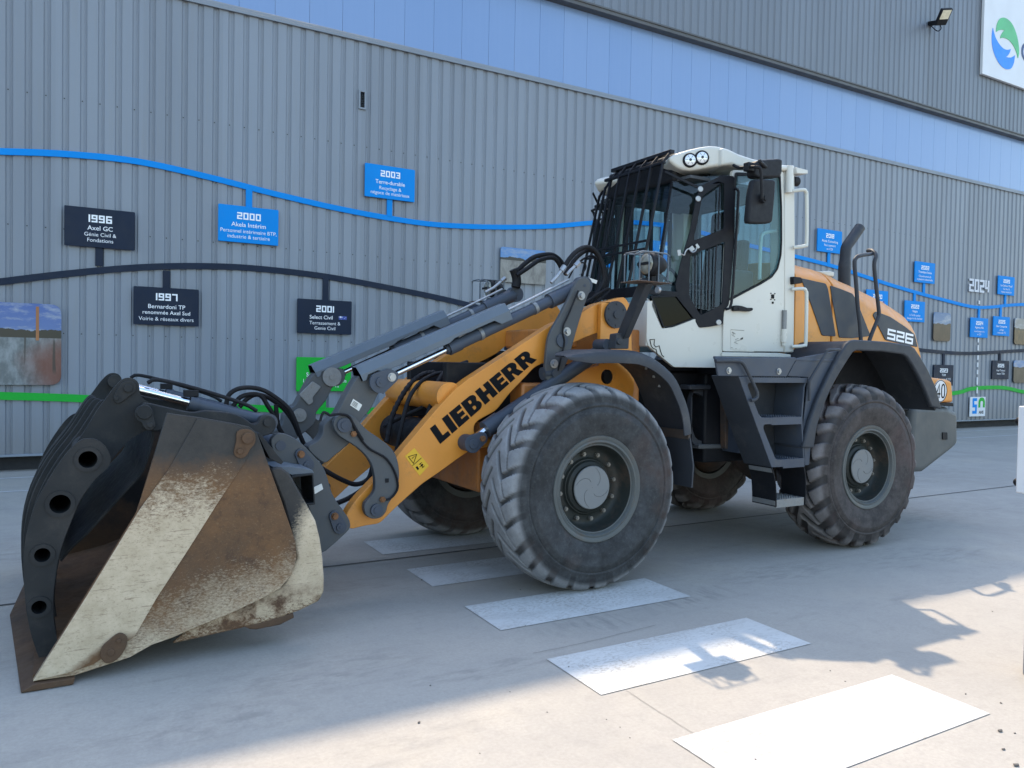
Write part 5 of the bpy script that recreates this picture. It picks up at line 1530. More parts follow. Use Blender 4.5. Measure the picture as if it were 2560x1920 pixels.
def cab_side(s):
    near = s(0) == 0
    # door or far side wall, with window opening
    out = [onY('D', p, 4.89) for p in ((1152, 228), (1300, 232), (1493, 240), (1497, 1000), (1493, 1447), (1088, 1441), (1092, 1100), (1110, 700))]
    win = [onY('D', p, 4.89) for p in ((1168, 250), (1300, 254), (1468, 260), (1478, 480), (1479, 700), (1474, 800), (1452, 890), (1412, 945), (1340, 990), (1240, 1042), (1150, 1090), (1108, 1105), (1112, 900), (1130, 600))]
    m = MB(); m.prism(rnd(out, .02), *yy(s, 4.885, 4.915), holes=[rnd(win, .02)]); m.build('door', M['white'], CB, .005)
    c = (sum(p[0] for p in win)/len(win), sum(p[1] for p in win)/len(win))
    m = MB(); m.prism(rnd([lerp(p, c, -.012) for p in win], .02), *yy(s, 4.879, 4.889), holes=[rnd([lerp(p, c, .030) for p in win], .02)]); m.build('window_seal', M['black'], CB)
    m = MB(); m.prism([lerp(p, c, .004) for p in win], *yy(s, 4.893, 4.899)); m.build('door_glass', M['glass'], CB)
    q = [onY('D', p, 4.90) for p in ((1497, 198), (1564, 196), (1568, 800), (1560, 1448), (1496, 1448))]
    m = MB(); m.prism(q, *yy(s, 4.89, 5.06)); m.build('rear_pillar', M['white'], CB, .012)
    if near:
        m = MB(); q = [onY('D', p, 4.88) for p in ((1150, 1140), (1165, 1134), (1205, 1138), (1240, 1150), (1272, 1150), (1276, 1165), (1250, 1175), (1200, 1170), (1155, 1172), (1147, 1158))]
        m.prism(smooth(q, 2, True), 4.855, 4.884); m.ycyl(*onY('D', (1196, 1153), 4.855), .010, 4.856, 4.850, 12); m.build('door_handle', M['black'], CB, .006)
        m = MB(); x, z0 = onY('D', (1534, 380), 4.86); _, z1 = onY('D', (1534, 200), 4.86)
        m.cyl((x, 4.868, z0), (x, 4.868, z1), .033, n=20); _, z0 = onY('D', (1505, 1395), 4.86); _, z1 = onY('D', (1505, 1165), 4.86); x2 = onY('D', (1505, 1250), 4.86)[0]
        m.build('hinge_tube', M['white'], CB, .003)
        m = MB(); zz = lerp((z0,), (z1,), .45)[0]; m.cyl((x2, 4.868, zz), (x2, 4.868, z1), .021, n=16); m.build('door_strut', M['galv'], CB)
        m = MB(); m.cyl((x2, 4.868, z0+.02), (x2, 4.868, zz), .026, n=16); m.cyl((x2, 4.868, z0-.01), (x2, 4.868, z0+.02), .018, n=6); m.build('strut_socket', M['white'], CB)
        m = MB()
        for p in ((1410, 1053), (1436, 1055), (1410, 1093), (1434, 1096)):
            m.ycyl(*onY('D', p, 4.884), .0055, 4.8845, 4.879, 10)
        m.ycyl(*onY('D', (1422, 1115), 4.884), .010, 4.8845, 4.877, 14); m.prism(rnd([onY('D', p, 4.884) for p in ((1413, 1060), (1431, 1060), (1431, 1088), (1413, 1088))], .006), 4.879, 4.8845)
        m.build('lock_holes', M['lettering'], CB)
        q = [onY('D', p, 4.884) for p in ((1142, 1294), (1240, 1300), (1240, 1432), (1142, 1428))]
        m = MB(); m.prism(q, 4.8825, 4.8845); st = m.build('safety_sticker', M['white'], CB)
        m = MB()
        for (u0, v0, u1, v1) in ((.0, .01, .9, .01), (.08, .12, .2, .25), (.12, .12, .3, .22), (.05, .25, .25, .35), (.3, .5, .5, .42), (.3, .58, .55, .52), (.22, .62, .45, .7), (.68, .4, .68, .5), (.74, .38, .74, .48), (.80, .36, .80, .46), (.0, .9, .12, .92), (.3, .95, .38, .95), (.55, .52, .7, .47)):
            a = lerp(lerp(q[0], q[1], u0), lerp(q[3], q[2], u0), v0); b = lerp(lerp(q[0], q[1], u1), lerp(q[3], q[2], u1), v1)
            m.tube([(a[0], 4.881, a[1]), (b[0], 4.881, b[1])], .0028 if u0 > .6 else .0014, 5)
        m.build('print', M['lettering'], st)
        m = MB(); m.prism([onY('D', p, 4.883) for p in ((1086, 1446), (1470, 1452), (1545, 1462), (1545, 1480), (1086, 1474))], 4.884, 4.94); m.build('door_sill', M['white'], CB, .003)
        # grab rail inside the door
        m = MB(); m.tube([(onY('D', p, 4.97)[0], 4.97, onY('D', p, 4.97)[1]) for p in ((1335, 960), (1338, 820), (1345, 690), (1358, 655), (1395, 642), (1445, 636))], .016, 10, sm=4); m.build('inner_rail', M['rail_white'], CB)
        for pts in (((1562, 362), (1604, 360), (1620, 375), (1626, 410), (1626, 700), (1612, 735), (1568, 742)), ((1556, 1022), (1604, 1022), (1620, 1040), (1625, 1080), (1620, 1370), (1605, 1402), (1558, 1408))):
            m = MB(); m.tube([(onY('D', p, 4.86)[0], 4.87 if i in (0, len(pts)-1) else 4.82, onY('D', p, 4.84)[1]) for i, p in enumerate(pts)], .016, 10, sm=4); m.build('grab_rail', M['rail_white'], CB)
        m = MB(); x, z = onY('D', (1590, 300), 4.9); m.cyl((x-.04, 4.93, z), (x+.03, 4.93, z), .042, n=22); m.build('rear_lamp', M['mirrorback'], CB, .004)
        m = MB(); m.prism([onY('D', p, 4.9) for p in ((1560, 215), (1634, 234), (1634, 258), (1560, 256))], 4.86, 4.99); m.build('lamp_bracket', M['white'], CB, .004)
        m = MB(); m.prism(rnd([onY('D', p, 4.85) for p in ((1562, 940), (1612, 945), (1625, 958), (1620, 985), (1564, 992))], .01), 4.85, 4.90); m.build('latch', M['black'], CB, .004)
both(cab_side)
zt = onY('D', (1300, 235), 4.9)[1]
# rear wall with window
m = MB(); xr = onY('D', (1562, 800), 4.9)[0]
m.box(xr-.02, xr+.03, 5.06, mir(5.06), zd, 2.25); m.box(xr-.02, xr+.03, 5.06, 5.14, 2.25, zt); m.box(xr-.02, xr+.03, mir(5.14), mir(5.06), 2.25, zt); m.build('rear_wall', M['cabinside'], CB, .005)
m = MB(); m.box(xr, xr+.006, 5.14, mir(5.14), 2.25, zt); m.build('rear_glass', M['glass'], CB)
# front posts and panes
fp = [(4.415, 2.165), (4.60, 3.22)]
m = MB(); m.add([(4.415, 5.19, 2.165), (4.415, mir(5.19), 2.165), (4.60, mir(5.19), 3.22), (4.60, 5.19, 3.22)], [(0, 1, 2, 3)]); m.build('windscreen', M['glass'], CB, fix=False)
def quarter(s):
    m = MB(); m.add([(4.42, s(5.185), 2.165), (4.93, s(4.91), 2.06), (4.98, s(4.905), 3.24), (4.60, s(5.185), 3.22)], [(0, 1, 2, 3)]); m.build('quarter_glass', M['glass'], CB, fix=False)
    m = MB(); m.beam((4.955, s(4.915), 1.98), (5.02, s(4.915), 3.25), (0, 1, 0), .06, .05); m.build('door_pillar', M['black'], CB, .005)
    m = MB(); m.beam((4.425, s(5.20), 2.16), (4.61, s(5.20), 3.22), (0, 1, 0), .03, .03); m.build('front_post', M['black'], CB, .004)
both(quarter)
# roof: two white lamp pods, white rear roof, dark front visor
R2 = VPlane((4.42, 5.12), (4.94, 4.86))
podp = R2.poly('D', ((722, 155), (735, 138), (760, 122), (810, 105), (880, 85), (940, 72), (1000, 63), (1050, 66), (1092, 74), (1092, 196), (1020, 206), (960, 216), (915, 226), (870, 231), (830, 226), (790, 212), (755, 188)))
def pod(mirrored):
    m = MB(); m.prism(podp, 0, .30); R2.put(m, mirrored); m.build('roof_pod', M['white'], CB, .035, seg=4)
    m = MB()
    for p in ((868, 163), (948, 146)):
        u, z = R2.uz('D', p); m.ycyl(u, z, .062, -.016, .01, 28, .008)
    a = R2.uz('D', (868, 163)); b = R2.uz('D', (948, 146)); m.beam((a[0], -.006, a[1]), (b[0], -.006, b[1]), (0, 1, 0), .05, .016)
    R2.put(m, mirrored); m.build('lamp_surround', M['black'], CB)
    for p in ((868, 163), (948, 146)):
        m = MB(); u, z = R2.uz('D', p); m.lathe(u, z, [(.0, -.024), (.020, -.0235), (.044, -.018), (.048, -.014)], 24); R2.put(m, mirrored); m.build('lamp_lens', M['lens'], CB)
        m = MB(); m.ycyl(u, z, .012, -.027, -.0235, 14)
        for k in range(6):
            m.beam((u+.018*math.cos(k*1.047), -.0235, z+.018*math.sin(k*1.047)), (u+.042*math.cos(k*1.047), -.019, z+.042*math.sin(k*1.047)), (0, 1, 0), .003, .002)
        R2.put(m, mirrored); m.build('lamp_grid', M['anth'], CB)
pod(False); pod(True)
rp = [onY('D', p, 4.86) for p in ((1088, 74), (1140, 90), (1200, 120), (1245, 135), (1290, 150), (1400, 175), (1490, 190), (1562, 198), (1562, 232), (1420, 228), (1262, 218), (1180, 203), (1150, 190), (1088, 197))]
m = MB(); m.prism(rp, 4.86, mir(4.86)); m.build('roof', M['white'], CB, .03, seg=4)
zf = podp[0][1]
m = MB(); m.box(4.58, 5.02, 5.16, mir(5.16), 3.18, 3.43); m.build('visor', M['black'], CB, .03)
m = MB(); m.box(4.62, 5.85, 5.0, mir(5.0), 3.19, 3.215); m.build('headliner', M['cabinside'], CB)
# seat, console, wheel
hx, hz = onY('D', (1098, 590), 5.6); bx, bz = onY('D', (1150, 870), 5.6)
m = MB(); m.prism(rnd([(hx-.02, hz-.12), (hx+.10, hz-.12), (hx+.11, hz+.13), (hx-.01, hz+.13)], .05, 4), 5.48, 5.78); m.build('headrest', M['seat'], CB, .03)
m = MB(); m.prism(rnd([(hx-.06, hz-.75), (hx+.10, hz-.75), (hx+.14, hz-.17), (hx+.02, hz-.17)], .04, 4), 5.38, 5.88); m.build('seat_back', M['seat'], CB, .04)
m = MB(); m.prism(rnd([(hx-.55, hz-.85), (hx+.08, hz-.85), (hx+.08, hz-.70), (hx-.55, hz-.68)], .04, 4), 5.38, 5.88); m.box(hx-.45, hx+.05, 5.42, 5.84, 1.75, hz-.85); m.build('seat_cushion', M['seat'], CB, .03)
m = MB(); m.box(hx-.35, hx+.1, 5.94, 6.14, 1.75, hz-.55); m.build('console', M['cabinside'], CB, .03); m = MB(); m.box(hx-.4, hx-.05, 5.15, 5.3, 1.9, hz-.5); m.build('console', M['cabinside'], CB, .03)
m = MB(); m.beam((4.60, 5.63, 1.8), (4.82, 5.63, 2.45), (0, 1, 0), .12, .10); m.build('steering_column', M['cabinside'], CB, .02)
m = MB(); c = Vector((4.83, 5.63, 2.47)); ax = Vector((.55, 0, .85)).normalized(); u = Vector((0, 1, 0)); v = ax.cross(u)
m.tube([c+(u*math.cos(t)+v*math.sin(t))*.19 for t in [2*math.pi*k/32 for k in range(32)]], .014, 8, closed=True)
for k in range(3):
    t = k*2.094+.5; m.beam(c, c+(u*math.cos(t)+v*math.sin(t))*.19, ax, .025, .012)
m.build('steering_wheel', M['seat'], CB)
# side window bars of the far side (black frame seen through the cab)
m = MB(); x, z0 = onY('D', (608, 900), 6.30); 
for px in (480, 612, 738):
    a = onY('D', (px, 430), 6.30); b = onY('D', (px-8, 900), 6.30); m.beam((a[0], 6.30, a[1]), (b[0], 6.30, b[1]), (0, 1, 0), .035, .03)
a = onY('D', (485, 432), 6.30); b = onY('D', (740, 455), 6.30); m.beam((a[0], 6.30, a[1]), (b[0], 6.30, b[1]), (0, 1, 0), .04, .03)
m.build('far_window_frame', M['black'], CB, .004)
m = MB(); a = onY('D', (718, 546), 6.28); m.box(a[0]-.045, a[0]+.045, 6.275, 6.282, a[1]-.05, a[1]+.05); em = m.build('exit_sticker', M['lettering'], CB)
m = MB(); m.tube([(a[0]-.02, 6.273, a[1]-.035), (a[0], 6.273, a[1]), (a[0]-.005, 6.273, a[1]+.02)], .004, 6); m.tube([(a[0], 6.273, a[1]), (a[0]+.02, 6.273, a[1]-.03)], .004, 6); m.ycyl(a[0], a[1]+.034, .008, 6.274, 6.270, 12); m.build('running_figure', M['decal'], CB)

# ------------------------------------------------------------------ window guard of black bars
WG = empty('window_guard', (4.3, YC, 2.2), parent=LD)
def gp(Y, t):
    """front guard line: bottom, knee, top"""
    e = max(0.0, Y-5.80)
    return Vector(((4.175, 4.42, 4.50)[t]+e*.30, Y, (2.19, 3.33, 3.415)[t]-(0, .30, .22)[t]*e))
for k in range(8):
    Y = 5.115+(mir(5.115)-5.115)*k/7
    m = MB(); w = .023
    m.beam(gp(Y, 0), gp(Y, 1), (1, 0, 0), w*.7, w); m.beam(gp(Y, 1)-Vector((.0, 0, .008)), gp(Y, 2), (0, 0, 1), w*.7, w)
    m.build('guard_bar', M['guardbar'], WG, .003)
m = MB()
for z, h in ((2.215, .085),): m.box(4.165, 4.195, 5.10, 5.88, z-h/2, z+h/2)
m.build('bottom_rail', M['guardbar'], WG, .003)
m = MB()
for f in (.335, .395):
    p = gp(5.1, 0).lerp(gp(5.1, 1), f); m.box(p.x-.03, p.x-.018, 5.10, 5.92, p.z-.009, p.z+.009)
m.build('mid_rail', M['guardbar'], WG)
m = MB(); p = gp(5.1, 2); m.box(p.x-.02, p.x+.03, 5.10, 5.92, p.z-.018, p.z+.015); m.build('top_rail', M['guardbar'], WG, .004)
m = MB(); p = gp(5.1, 1); m.box(p.x-.015, p.x+.015, 5.10, 5.92, p.z-.03, p.z-.005); m.build('knee_rail', M['guardbar'], WG, .003)
m = MB(); q = onX('D', (660, 1030), 4.16)
m.cyl((4.165, q[0], q[1]), (4.142, q[0], q[1]), .026, n=20); m.build('bolt', M['zinc'], WG)
G2 = VPlane((4.32, 5.09), (5.10, 4.80))
wout = G2.poly('D', ((938, 335), (1010, 298), (1080, 262), (1165, 268), (1172, 350), (1168, 700), (1130, 1130), (1098, 1170), (1092, 1258), (1010, 1275), (930, 1283), (905, 1240), (790, 1090), (772, 1000), (815, 820), (870, 640), (905, 450)))
h1 = G2.poly('D', ((955, 400), (1082, 312), (1100, 318), (1098, 620), (893, 700)))
h2 = G2.poly('D', ((872, 800), (1104, 706), (1085, 1125), (940, 1200), (866, 1075)))
def wing(mirrored):
    m = MB(); m.prism(rnd(wout, .015, 2), 0, .016, holes=[rnd(h1, .02, 2), rnd(h2, .02, 2)]); G2.put(m, mirrored); fr = m.build('wing_frame', M['guardbar'], WG, .003)
    for a, b in (((905, 790), (905, 1150)), ((950, 770), (945, 1190)), ((1000, 750), (990, 1165)), ((1048, 730), (1030, 1150)), ((1072, 330), (1060, 630))):
        m = MB(); p = G2.uz('D', a); q = G2.uz('D', b); m.beam((p[0], .008, p[1]), (q[0], .008, q[1]), (0, 1, 0), .011, .010); G2.put(m, mirrored); m.build('wing_bar', M['guardbar'], WG, .002)
    m = MB(); m.tube([(*G2.uz('D', p)[:1], -.012, G2.uz('D', p)[1]) for p in ((1162, 350), (1186, 366), (1188, 420), (1166, 800), (1142, 1120), (1105, 1160))], .012, 8, sm=3); G2.put(m, mirrored); m.build('wing_rail', M['guardbar'], WG)
    for p in ((938, 356), (923, 420), (1060, 1247)):
        m = MB(); u, z = G2.uz('D', p); m.ycyl(u, z, .024, -.010, .001, 20, .003); G2.put(m, mirrored); m.build('bolt', M['zinc'], WG)
    a = Vector((4.44, 5.12, 3.24)); u, z = G2.uz('D', (925, 345)); e = G2.A+G2.d*u
    m = MB(); m.beam((a.x, mir(a.y) if mirrored else a.y, a.z), (e.x, mir(e.y) if mirrored else e.y, z), (0, 0, 1), .014, .02)
    u2, z2 = G2.uz('D', (800, 1060)); e2 = G2.A+G2.d*u2; m.beam((4.22, mir(5.12) if mirrored else 5.12, 2.22), (e2.x, mir(e2.y) if mirrored else e2.y, z2), (0, 0, 1), .014, .04); m.build('wing_stay', M['guardbar'], WG, .002)
wing(False); wing(True)
m = MB()
for a, b, r in (((778, 785), (800, 782), .030), ((860, 768), (885, 748), .024), ((905, 745), (918, 735), .024)):
    p = G2.uz('D', a); q = G2.uz('D', b); m.beam((p[0], -.022, p[1]), (q[0], -.022, q[1]), (0, 1, 0), r*1.6, .014)
m.tube([(*G2.uz('D', p)[:1], -.028, G2.uz('D', p)[1]) for p in ((800, 790), (822, 800), (830, 778), (850, 758), (875, 780), (898, 770), (905, 745))], .006, 6, sm=4)
G2.put(m); m.build('toggle_latch', M['zinc'], WG)

# ------------------------------------------------------------------ mirrors
def mirror_set(s):
    root = empty('wing_mirror', (5.0, s(4.6), 3.0), parent=LD)
    P = lambda p, y=4.55: (onY('D', p, y)[0], s(y), onY('D', p, y)[1])
    q = [onY('D', p, 4.55) for p in ((1296, 290), (1370, 286), (1446, 292), (1440, 400), (1424, 570), (1410, 582), (1340, 586), (1268, 582), (1262, 560), (1275, 400))]
    m = MB(); m.prism(rnd(q, .03, 3), *yy(s, 4.55, 4.61)); m.build('housing', M['mirrorback'], root, .018, seg=3)
    m = MB(); m.ycyl(*onY('D', (1352, 420), 4.55), .038, s(4.55), s(4.515), 24, .006); m.ycyl(*onY('D', (1352, 420), 4.55), .022, s(4.52), s(4.505), 20, .004); m.build('ball_joint', M['mirrorback'], root)
    q = [onY('D', p, 4.60) for p in ((1308, 178), (1330, 160), (1470, 150), (1490, 158), (1488, 250), (1470, 275), (1330, 278), (1306, 262))]
    m = MB(); m.prism(rnd(q, .03, 3), *yy(s, 4.60, 4.70)); m.build('wide_angle_housing', M['mirrorback'], root, .025, seg=3)
    m = MB(); m.tube([P((1160, 195), 4.86), P((1195, 210), 4.80), P((1255, 208), 4.66), P((1300, 206), 4.53), P((1335, 212), 4.50), P((1345, 245), 4.50), P((1350, 330), 4.51), P((1352, 420), 4.52)], .013, 10, sm=4); m.build('arm', M['mirrorback'], root)
    m = MB(); x, z = onY('D', (1270, 207), 4.62); m.box(x-.035, x+.035, *yy(s, 4.60, 4.66), z-.035, z+.035); x, z = onY('D', (1380, 210), 4.62); m.cyl((onY('D', (1340, 210), 4.5)[0], s(4.51), z), (x, s(4.62), z), .016, n=10); m.build('clamp', M['mirrorback'], root, .006)
both(mirror_set)

# ------------------------------------------------------------------ rear frame and joint
m = MB(); m.box(4.95, 8.0, 5.10, mir(5.10), .75, 1.62); m.box(4.55, 5.0, 5.25, mir(5.25), .62, .80); m.box(4.45, 5.0, 5.2, mir(5.2), 1.42, 1.58); m.build('rear_frame', M['black'], LD, .02)
q = [onY('O', p, 5.05) for p in ((470, 335), (560, 330), (640, 600), (755, 1020), (640, 1005), (475, 960))]
m = MB(); m.prism(q, 5.03, 5.09); m.build('frame_plate', M['mudrust'], LD, .004)
q = [onY('O', p, 5.15) for p in ((120, 330), (440, 320), (466, 350), (468, 880), (440, 945), (180, 950), (110, 900))]; h = [onY('O', p, 5.15) for p in ((130, 360), (230, 390), (330, 450), (390, 540), (408, 650), (390, 780), (330, 870), (220, 880), (150, 840), (110, 700), (100, 500))]
m = MB(); m.prism(rnd(q, .04), 5.13, 5.18, holes=[smooth(h, 2, True)]); m.build('joint_plate', M['anth'], LD, .004)
q = [onY('O', p, 5.1) for p in ((90, 270), (320, 270), (320, 322), (90, 322))]; m = MB(); m.prism(q, 5.08, 5.3); m.build('upper_yoke', M['anth'], LD, .01)
q = [onY('O', p, 5.1) for p in ((190, 918), (470, 915), (470, 965), (190, 970))]; m = MB(); m.prism(q, 5.08, 5.3); m.build('lower_yoke', M['grey'], LD, .01)
for i, p in enumerate((((110, 330), (160, 450), (180, 620), (120, 760)), ((180, 340), (300, 480), (330, 620), (260, 800)), ((100, 620), (230, 615), (330, 600), (420, 640)))):
    hose('O', p, 5.3+.05*i, .018)

# ------------------------------------------------------------------ ladder and platform
LA = empty('ladder', (5.2, 4.6, .4), parent=LD)
Y0 = 4.45
q = [onY('F', p, Y0) for p in ((105, 262), (110, 258), (660, 258), (668, 268), (602, 388), (600, 392), (127, 387))]
m = MB(); m.prism(q, Y0, Y0+.02); m.build('platform_fascia', M['anth2'], LA, .006)
x0 = onY('F', (108, 260), Y0)[0]; x1 = onY('F', (960, 210), Y0)[0]; zt_ = onY('F', (400, 258), Y0)[1]
m = MB(); m.box(x0+.02, x0+.45, Y0+.021, 4.50, zt_-.02, zt_+.0); m.box(x0+.45, x1, Y0+.021, 4.86, zt_-.02, zt_); m.box(x0+.75, x1-.1, 4.90, 5.1, .85, zt_-.021); m.build('platform', M['anth2'], LA, .004)
for p in ((197, 350), (543, 355)):
    m = MB(); m.ycyl(*onY('F', p, Y0), .027, Y0+.001, Y0-.006, 22, .002); m.hexnut(*onY('F', p, Y0), .018, Y0-.004, Y0-.018); m.build('bolt', M['zinc'], LA)
O = lambda p: onY('O', p, Y0)
pa, pb2 = O((642, 182)), O((1002, 1172))
m = MB(); m.sheet([O((640, 180)), O((1000, 1172))], Y0+.003, Y0+.30, .010); m.build('left_cheek', M['anth'], LA, .002)
q = [O(p) for p in ((642, 181), (760, 181), (760, 250), (742, 262), (742, 290), (860, 590), (890, 626), (1000, 630), (1000, 700), (925, 704), (912, 722), (914, 760), (1040, 1070), (1060, 1086), (1130, 1086), (1130, 1166), (1002, 1172))]
m = MB(); m.prism(rnd(q, .006, 2), Y0, Y0+.008); m.build('left_stile', M['anth2'], LA, .002)
def tread(ya, yb, xa, xb, mat='anth2', y0=Y0+.0005, y1=Y0+.28, teeth=True):
    a, z1 = O((xa, ya)); b, z0 = O((xb, yb))
    m = MB(); m.box(a, b, y0+.009, y1, z1-.012, z1); m.box(a, b, y0, y0+.008, z0, z1)
    if teeth:
        n = int((b-a-.10)/.028)
        for j in range(5):
            for k in range(n):
                xx = a+.06+k*.028; yv = y0+.012+j*.05; m.box(xx, xx+.014, yv, yv+.014, z1, z1+.008)
    m.build('tread', M[mat], LA, .001)
tread(190, 250, 760, 1390); tread(628, 700, 1000, 1330); tread(1086, 1166, 1130, 1358)
q = [O(p) for p in ((1388, 190), (1395, 200), (1366, 300), (1340, 640), (1342, 700), (1365, 1165), (1355, 1165), (1328, 700), (1326, 640), (1352, 300))]
m = MB(); m.prism(q, Y0+.003, Y0+.30); m.build('right_cheek', M['anth2'], LA, .002)
q = [onY('O', p, 4.76) for p in ((560, 200), (1420, 200), (1390, 1165), (900, 1165))]; m = MB(); m.prism(q, 4.755, 4.77); m.build('back_plate', M['anth'], LA)
q = [onY('F', p, Y0+.03) for p in ((602, 388), (668, 264), (740, 250), (870, 228), (965, 210), (960, 260), (860, 430), (800, 620), (770, 800), (752, 1000), (738, 1005), (722, 1005), (712, 720), (738, 470), (745, 395))]
m = MB(); m.prism(q, Y0+.025, Y0+.04); m.build('side_panel', M['anth2'], LA, .004)
for pts in (((1000, 1172), (1028, 1260), (1044, 1360), (1050, 1480), (1052, 1605)), ((1352, 1168), (1368, 1260), (1374, 1360), (1372, 1470), (1366, 1580))):
    m = MB(); m.sheet(smooth([O(p) for p in pts], 4), Y0+.003, Y0+.26, .008); m.build('rubber_strap', M['black'], LA)
for pa_, pb_ in (((1008, 1185), (1020, 1232)), ((1050, 1540), (1052, 1592))):
    a, za = O(pa_); b, zb_ = O(pb_); m = MB(); m.prism([(a-.007, za), (a-.0015, za), (b-.0015, zb_), (b-.007, zb_)], Y0+.01, Y0+.25); m.build('clamp_bar', M['galv'], LA)
tread(1530, 1585, 1058, 1362, 'galv', Y0+.01, Y0+.25)
def rail(r, pts, y, rad, par, mat='anth', n=10, nm='hand_rail'):
    P = [(onY(r, p, y)[0], y, onY(r, p, y)[1]) for p in pts]
    m = MB(); m.tube(P, rad, n, sm=4); return m.build(nm, M[mat], par)
rail('F', ((108, 285), (180, 283), (260, 284), (292, 296), (315, 330), (350, 400), (380, 465), (395, 500), (396, 530), (380, 550), (352, 556)), 4.42, .014, LA)
rail('F', ((965, 206), (900, 206), (876, 212), (868, 235), (820, 315), (760, 415), (755, 440), (755, 560)), 4.43, .013, LA)

# ------------------------------------------------------------------ rear fenders
fo = [(300, 1659), (345, 1480), (400, 1320), (480, 1150), (560, 1005), (600, 940), (625, 918), (660, 910), (760, 916), (900, 926), (1040, 948), (1072, 968), (1110, 1025), (1160, 1110), (1220, 1240), (1258, 1390)]
fi = [(1188, 1372), (1150, 1270), (1105, 1170), (1055, 1080), (1022, 1030), (995, 1012), (850, 992), (672, 985), (648, 995), (620, 1035), (560, 1130), (490, 1255), (430, 1400), (395, 1520), (375, 1659)]
def rear_fender(s):
    q = [onY('G', p, 4.43) for p in fo]+[onY('G', p, 4.43) for p in fi]
    m = MB(); m.prism(q, *yy(s, 4.43, 4.475)); f = m.build('rear_fender', M['anth'], LD, .014, seg=3)
    o = [onY('G', p, 4.43) for p in fo]; i = [lerp(a, b, .25) for a, b in zip(o, [onY('G', p, 4.43) for p in fi][::-1]+[onY('G', fi[0], 4.43)])]
    m = MB(); m.sheet(offset_path(o, -.012), *yy(s, 4.4755, 5.05), -.03); m.build('liner', M['anth'], f, .004)
    m = MB(); m.prism([onY('G', p, 4.955) for p in ((430, 1380), (560, 1100), (640, 1000), (1020, 1010), (1130, 1180), (1200, 1400))], *yy(s, 4.94, 4.962)); m.build('arch_panel', M['black'], f)
both(rear_fender)
def fender_rail(s):
    Y = 4.80
    m = MB(); m.tube([(onY('G', p, Y)[0], s(Y+d), onY('G', p, Y)[1]) for p, d in (((697, 915), 0), ((690, 800), 0), ((676, 680), 0), ((664, 520), 0), ((653, 385), 0), ((662, 350), 0), ((690, 330), .0), ((800, 313), .05), ((860, 302), .12), ((888, 296), .18), ((878, 284), .2), ((845, 281), .15), ((818, 292), .06), ((805, 330), .004), ((790, 395), 0), ((805, 560), 0), ((822, 720), 0), ((815, 765), 0), ((780, 850), 0), ((755, 918), 0))], .019, 10, sm=4)
    m.build('fender_rail', M['anth'], LD)
fender_rail(lambda y: y)

# ------------------------------------------------------------------ hood
HD = empty('hood', (7.0, YC, 1.6), parent=LD)
HY = 4.97
T = [onY('G', p, 5.22) for p in ((225, 392), (350, 424), (420, 452), (470, 480), (600, 530), (760, 610), (900, 700), (1020, 790), (1080, 850), (1110, 930), (1132, 1010), (1148, 1075))]
C_ = [onY('G', p, HY) for p in ((225, 466), (460, 521), (560, 566), (660, 622), (780, 702), (900, 745), (1000, 812), (1075, 868), (1098, 965), (1120, 1050))]
def interp(P, x):
    for a, b in zip(P[:-1], P[1:]):
        if a[0] <= x <= b[0]: return a[1]+(b[1]-a[1])*(x-a[0])/(b[0]-a[0]+1e-9)
    return P[0][1] if x < P[0][0] else P[-1][1]
X0 = max(5.92, C_[0][0]); X1 = min(T[-1][0], C_[-1][0])
def hood_part(xa, xb, name, n=14):
    R = []
    for k in range(n+1):
        x = xa+(xb-xa)*k/n; zc = interp(C_, x); z2 = max(interp(T, x), zc+.05); h = z2-zc
        prof = [(HY, 1.48), (HY, zc-.02), (HY+.012, zc+.02), (HY+.06, zc+h*.42), (HY+.13, zc+h*.75), (HY+.25, z2), (HY+.45, z2+.02), (YC, z2+.025)]
        ring = [(x, y, z) for y, z in prof]+[(x, mir(y), z) for y, z in reversed(prof[:-1])]
        R.append(ring)
    m = MB(); m.loft(R); return m.build(name, M['orange'], HD, .008, ang=32)
xs = onY('G', (498, 740), HY)[0]
hood_part(X0, xs-.012, 'front_cover'); hood_part(xs+.012, X1, 'rear_cover', 24)
m = MB(); m.box(xs-.1, xs+.1, HY+.03, mir(HY+.03), 1.5, interp(C_, xs)-.01); m.build('seam', M['orange_in'], HD)
for nm, pts in (('vent_panel', ((282, 484), (455, 522), (470, 560), (524, 888), (428, 882), (350, 660))), ('vent_panel', ((484, 534), (560, 560), (640, 592), (668, 640), (758, 868), (755, 886), (640, 900), (546, 896), (500, 640))), ('number_panel', ((778, 738), (800, 714), (900, 752), (1000, 818), (1068, 872), (1090, 962), (980, 940), (866, 914)))):
    q = [onY('G', p, HY-.004) for p in pts]
    m = MB(); m.prism(rnd(q, .02), HY-.007, HY-.0006); pn = m.build(nm, M['hoodpanel'], HD, .003)
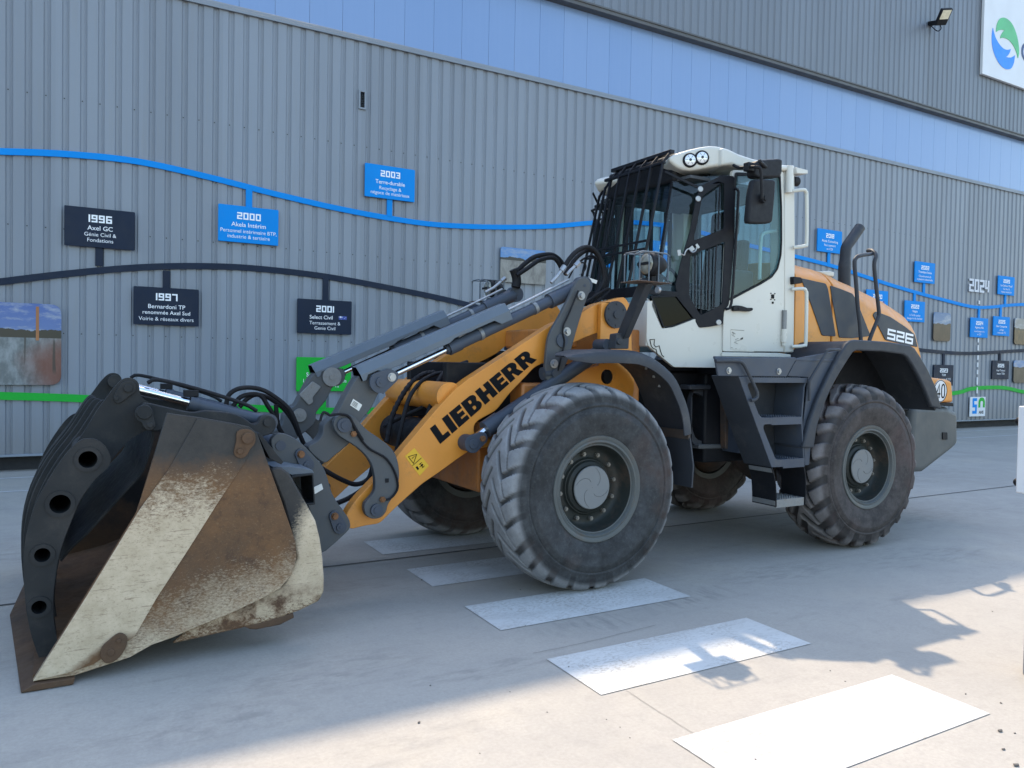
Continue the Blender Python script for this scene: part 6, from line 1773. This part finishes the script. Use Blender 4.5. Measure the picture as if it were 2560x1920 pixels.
# 526 on the tail
a = Vector(onY('G', (878, 905), HY-.008)); b = Vector(onY('G', (1055, 945), HY-.008)); c = Vector(onY('G', (884, 832), HY-.008)); ex, ey = b-a, c-a
m = MB(); digits_into(m, '526', .5, .5, 1.0, 0, 1.15, .20, 0)
xsv = [v[0] for v in m.v]; mn, mx = min(xsv), max(xsv)
m.v = [tuple(((a+ex*((v[0]-mn)/(mx-mn))+ey*v[2]).x, HY-.0085, (a+ex*((v[0]-mn)/(mx-mn))+ey*v[2]).y)) for v in m.v]
m.build('lettering', M['letter'], HD, fix=False)
m = MB(); q = [onY('G', p, 5.3) for p in ((400, 438), (480, 434), (516, 442), (512, 475), (470, 470))]; m.prism(q, 5.3, 5.6); m.build('air_intake', M['white'], HD, .01)
ye = 5.38
m = MB(); P = [(onY('G', p, ye)[0], ye, onY('G', p, ye)[1]) for p in ((583, 560), (584, 420), (592, 300), (602, 262), (630, 222), (690, 135))]
m.tube(P[:1]+smooth(P[1:], 4), lambda t: .062 if t < .12 else .055, 18); m.build('exhaust_pipe', M['anth'], LD)

# ------------------------------------------------------------------ rear end
q = [onY('F', p, 4.88) for p in ((1480, 600), (1600, 596), (1715, 600), (1788, 636), (1790, 700), (1790, 862), (1740, 905), (1552, 1052), (1440, 1060))]
m = MB(); m.prism(q, 4.88, mir(4.88)); cw = m.build('counterweight', paint('counterweight_grey', (.078, .083, .082), .6, .0, .1, 3, dirt=.2, dcol=(.15, .14, .12), dscale=3), LD, .06, seg=4)
m = MB(); m.prism(rnd([onY('F', p, 4.88) for p in ((1672, 776), (1704, 776), (1706, 826), (1672, 826))], .008), 4.868, 4.8785); m.build('tie_down_slot', M['black'], cw, .003)
q = [onY('G', p, 4.86) for p in ((1150, 1165), (1230, 1176), (1300, 1186), (1328, 1198), (1334, 1260), (1338, 1345), (1240, 1345), (1150, 1340))]
m = MB(); m.prism(q, 4.86, mir(4.86)); m.build('tail_panel', M['orange'], LD, .03, seg=4)
q = [onY('G', p, 4.87) for p in ((1230, 1347), (1338, 1347), (1340, 1372), (1230, 1362))]; m = MB(); m.prism(q, 4.87, mir(4.87)); m.build('tail_seal', M['black'], LD, .006)
x, z = onY('G', (1247, 1265), 4.855)
m = MB(); m.ycyl(x, z, .118, 4.8585, 4.853, 40); sg = m.build('speed_sign', M['sign_white'], LD)
m = MB(); m.tube([(x+.112*math.cos(2*math.pi*k/40), 4.853, z+.112*math.sin(2*math.pi*k/40)) for k in range(40)], .004, 6, closed=True); m.build('ring', M['lettering'], sg)
m = MB(); L, R = strip_outline([(x-.025, z-.075), (x-.025, z+.07), (x-.075, z-.03), (x-.005, z-.03)], .017); n = 4
m.add([(p.x, 4.8515, p.y) for p in L]+[(p.x, 4.8515, p.y) for p in R], [(i, i+1, n+i+1, n+i) for i in range(n-1)])
L, R = strip_outline(smooth([(x+.02, z+.04), (x+.02, z-.045), (x+.045, z-.07), (x+.07, z-.045), (x+.07, z+.04), (x+.045, z+.07)], 4, True), .017, True); n = len(L)
m.add([(p.x, 4.8515, p.y) for p in L]+[(p.x, 4.8515, p.y) for p in R], [(i, (i+1) % n, n+(i+1) % n, n+i) for i in range(n)]); m.build('lettering', M['lettering'], sg, fix=False)
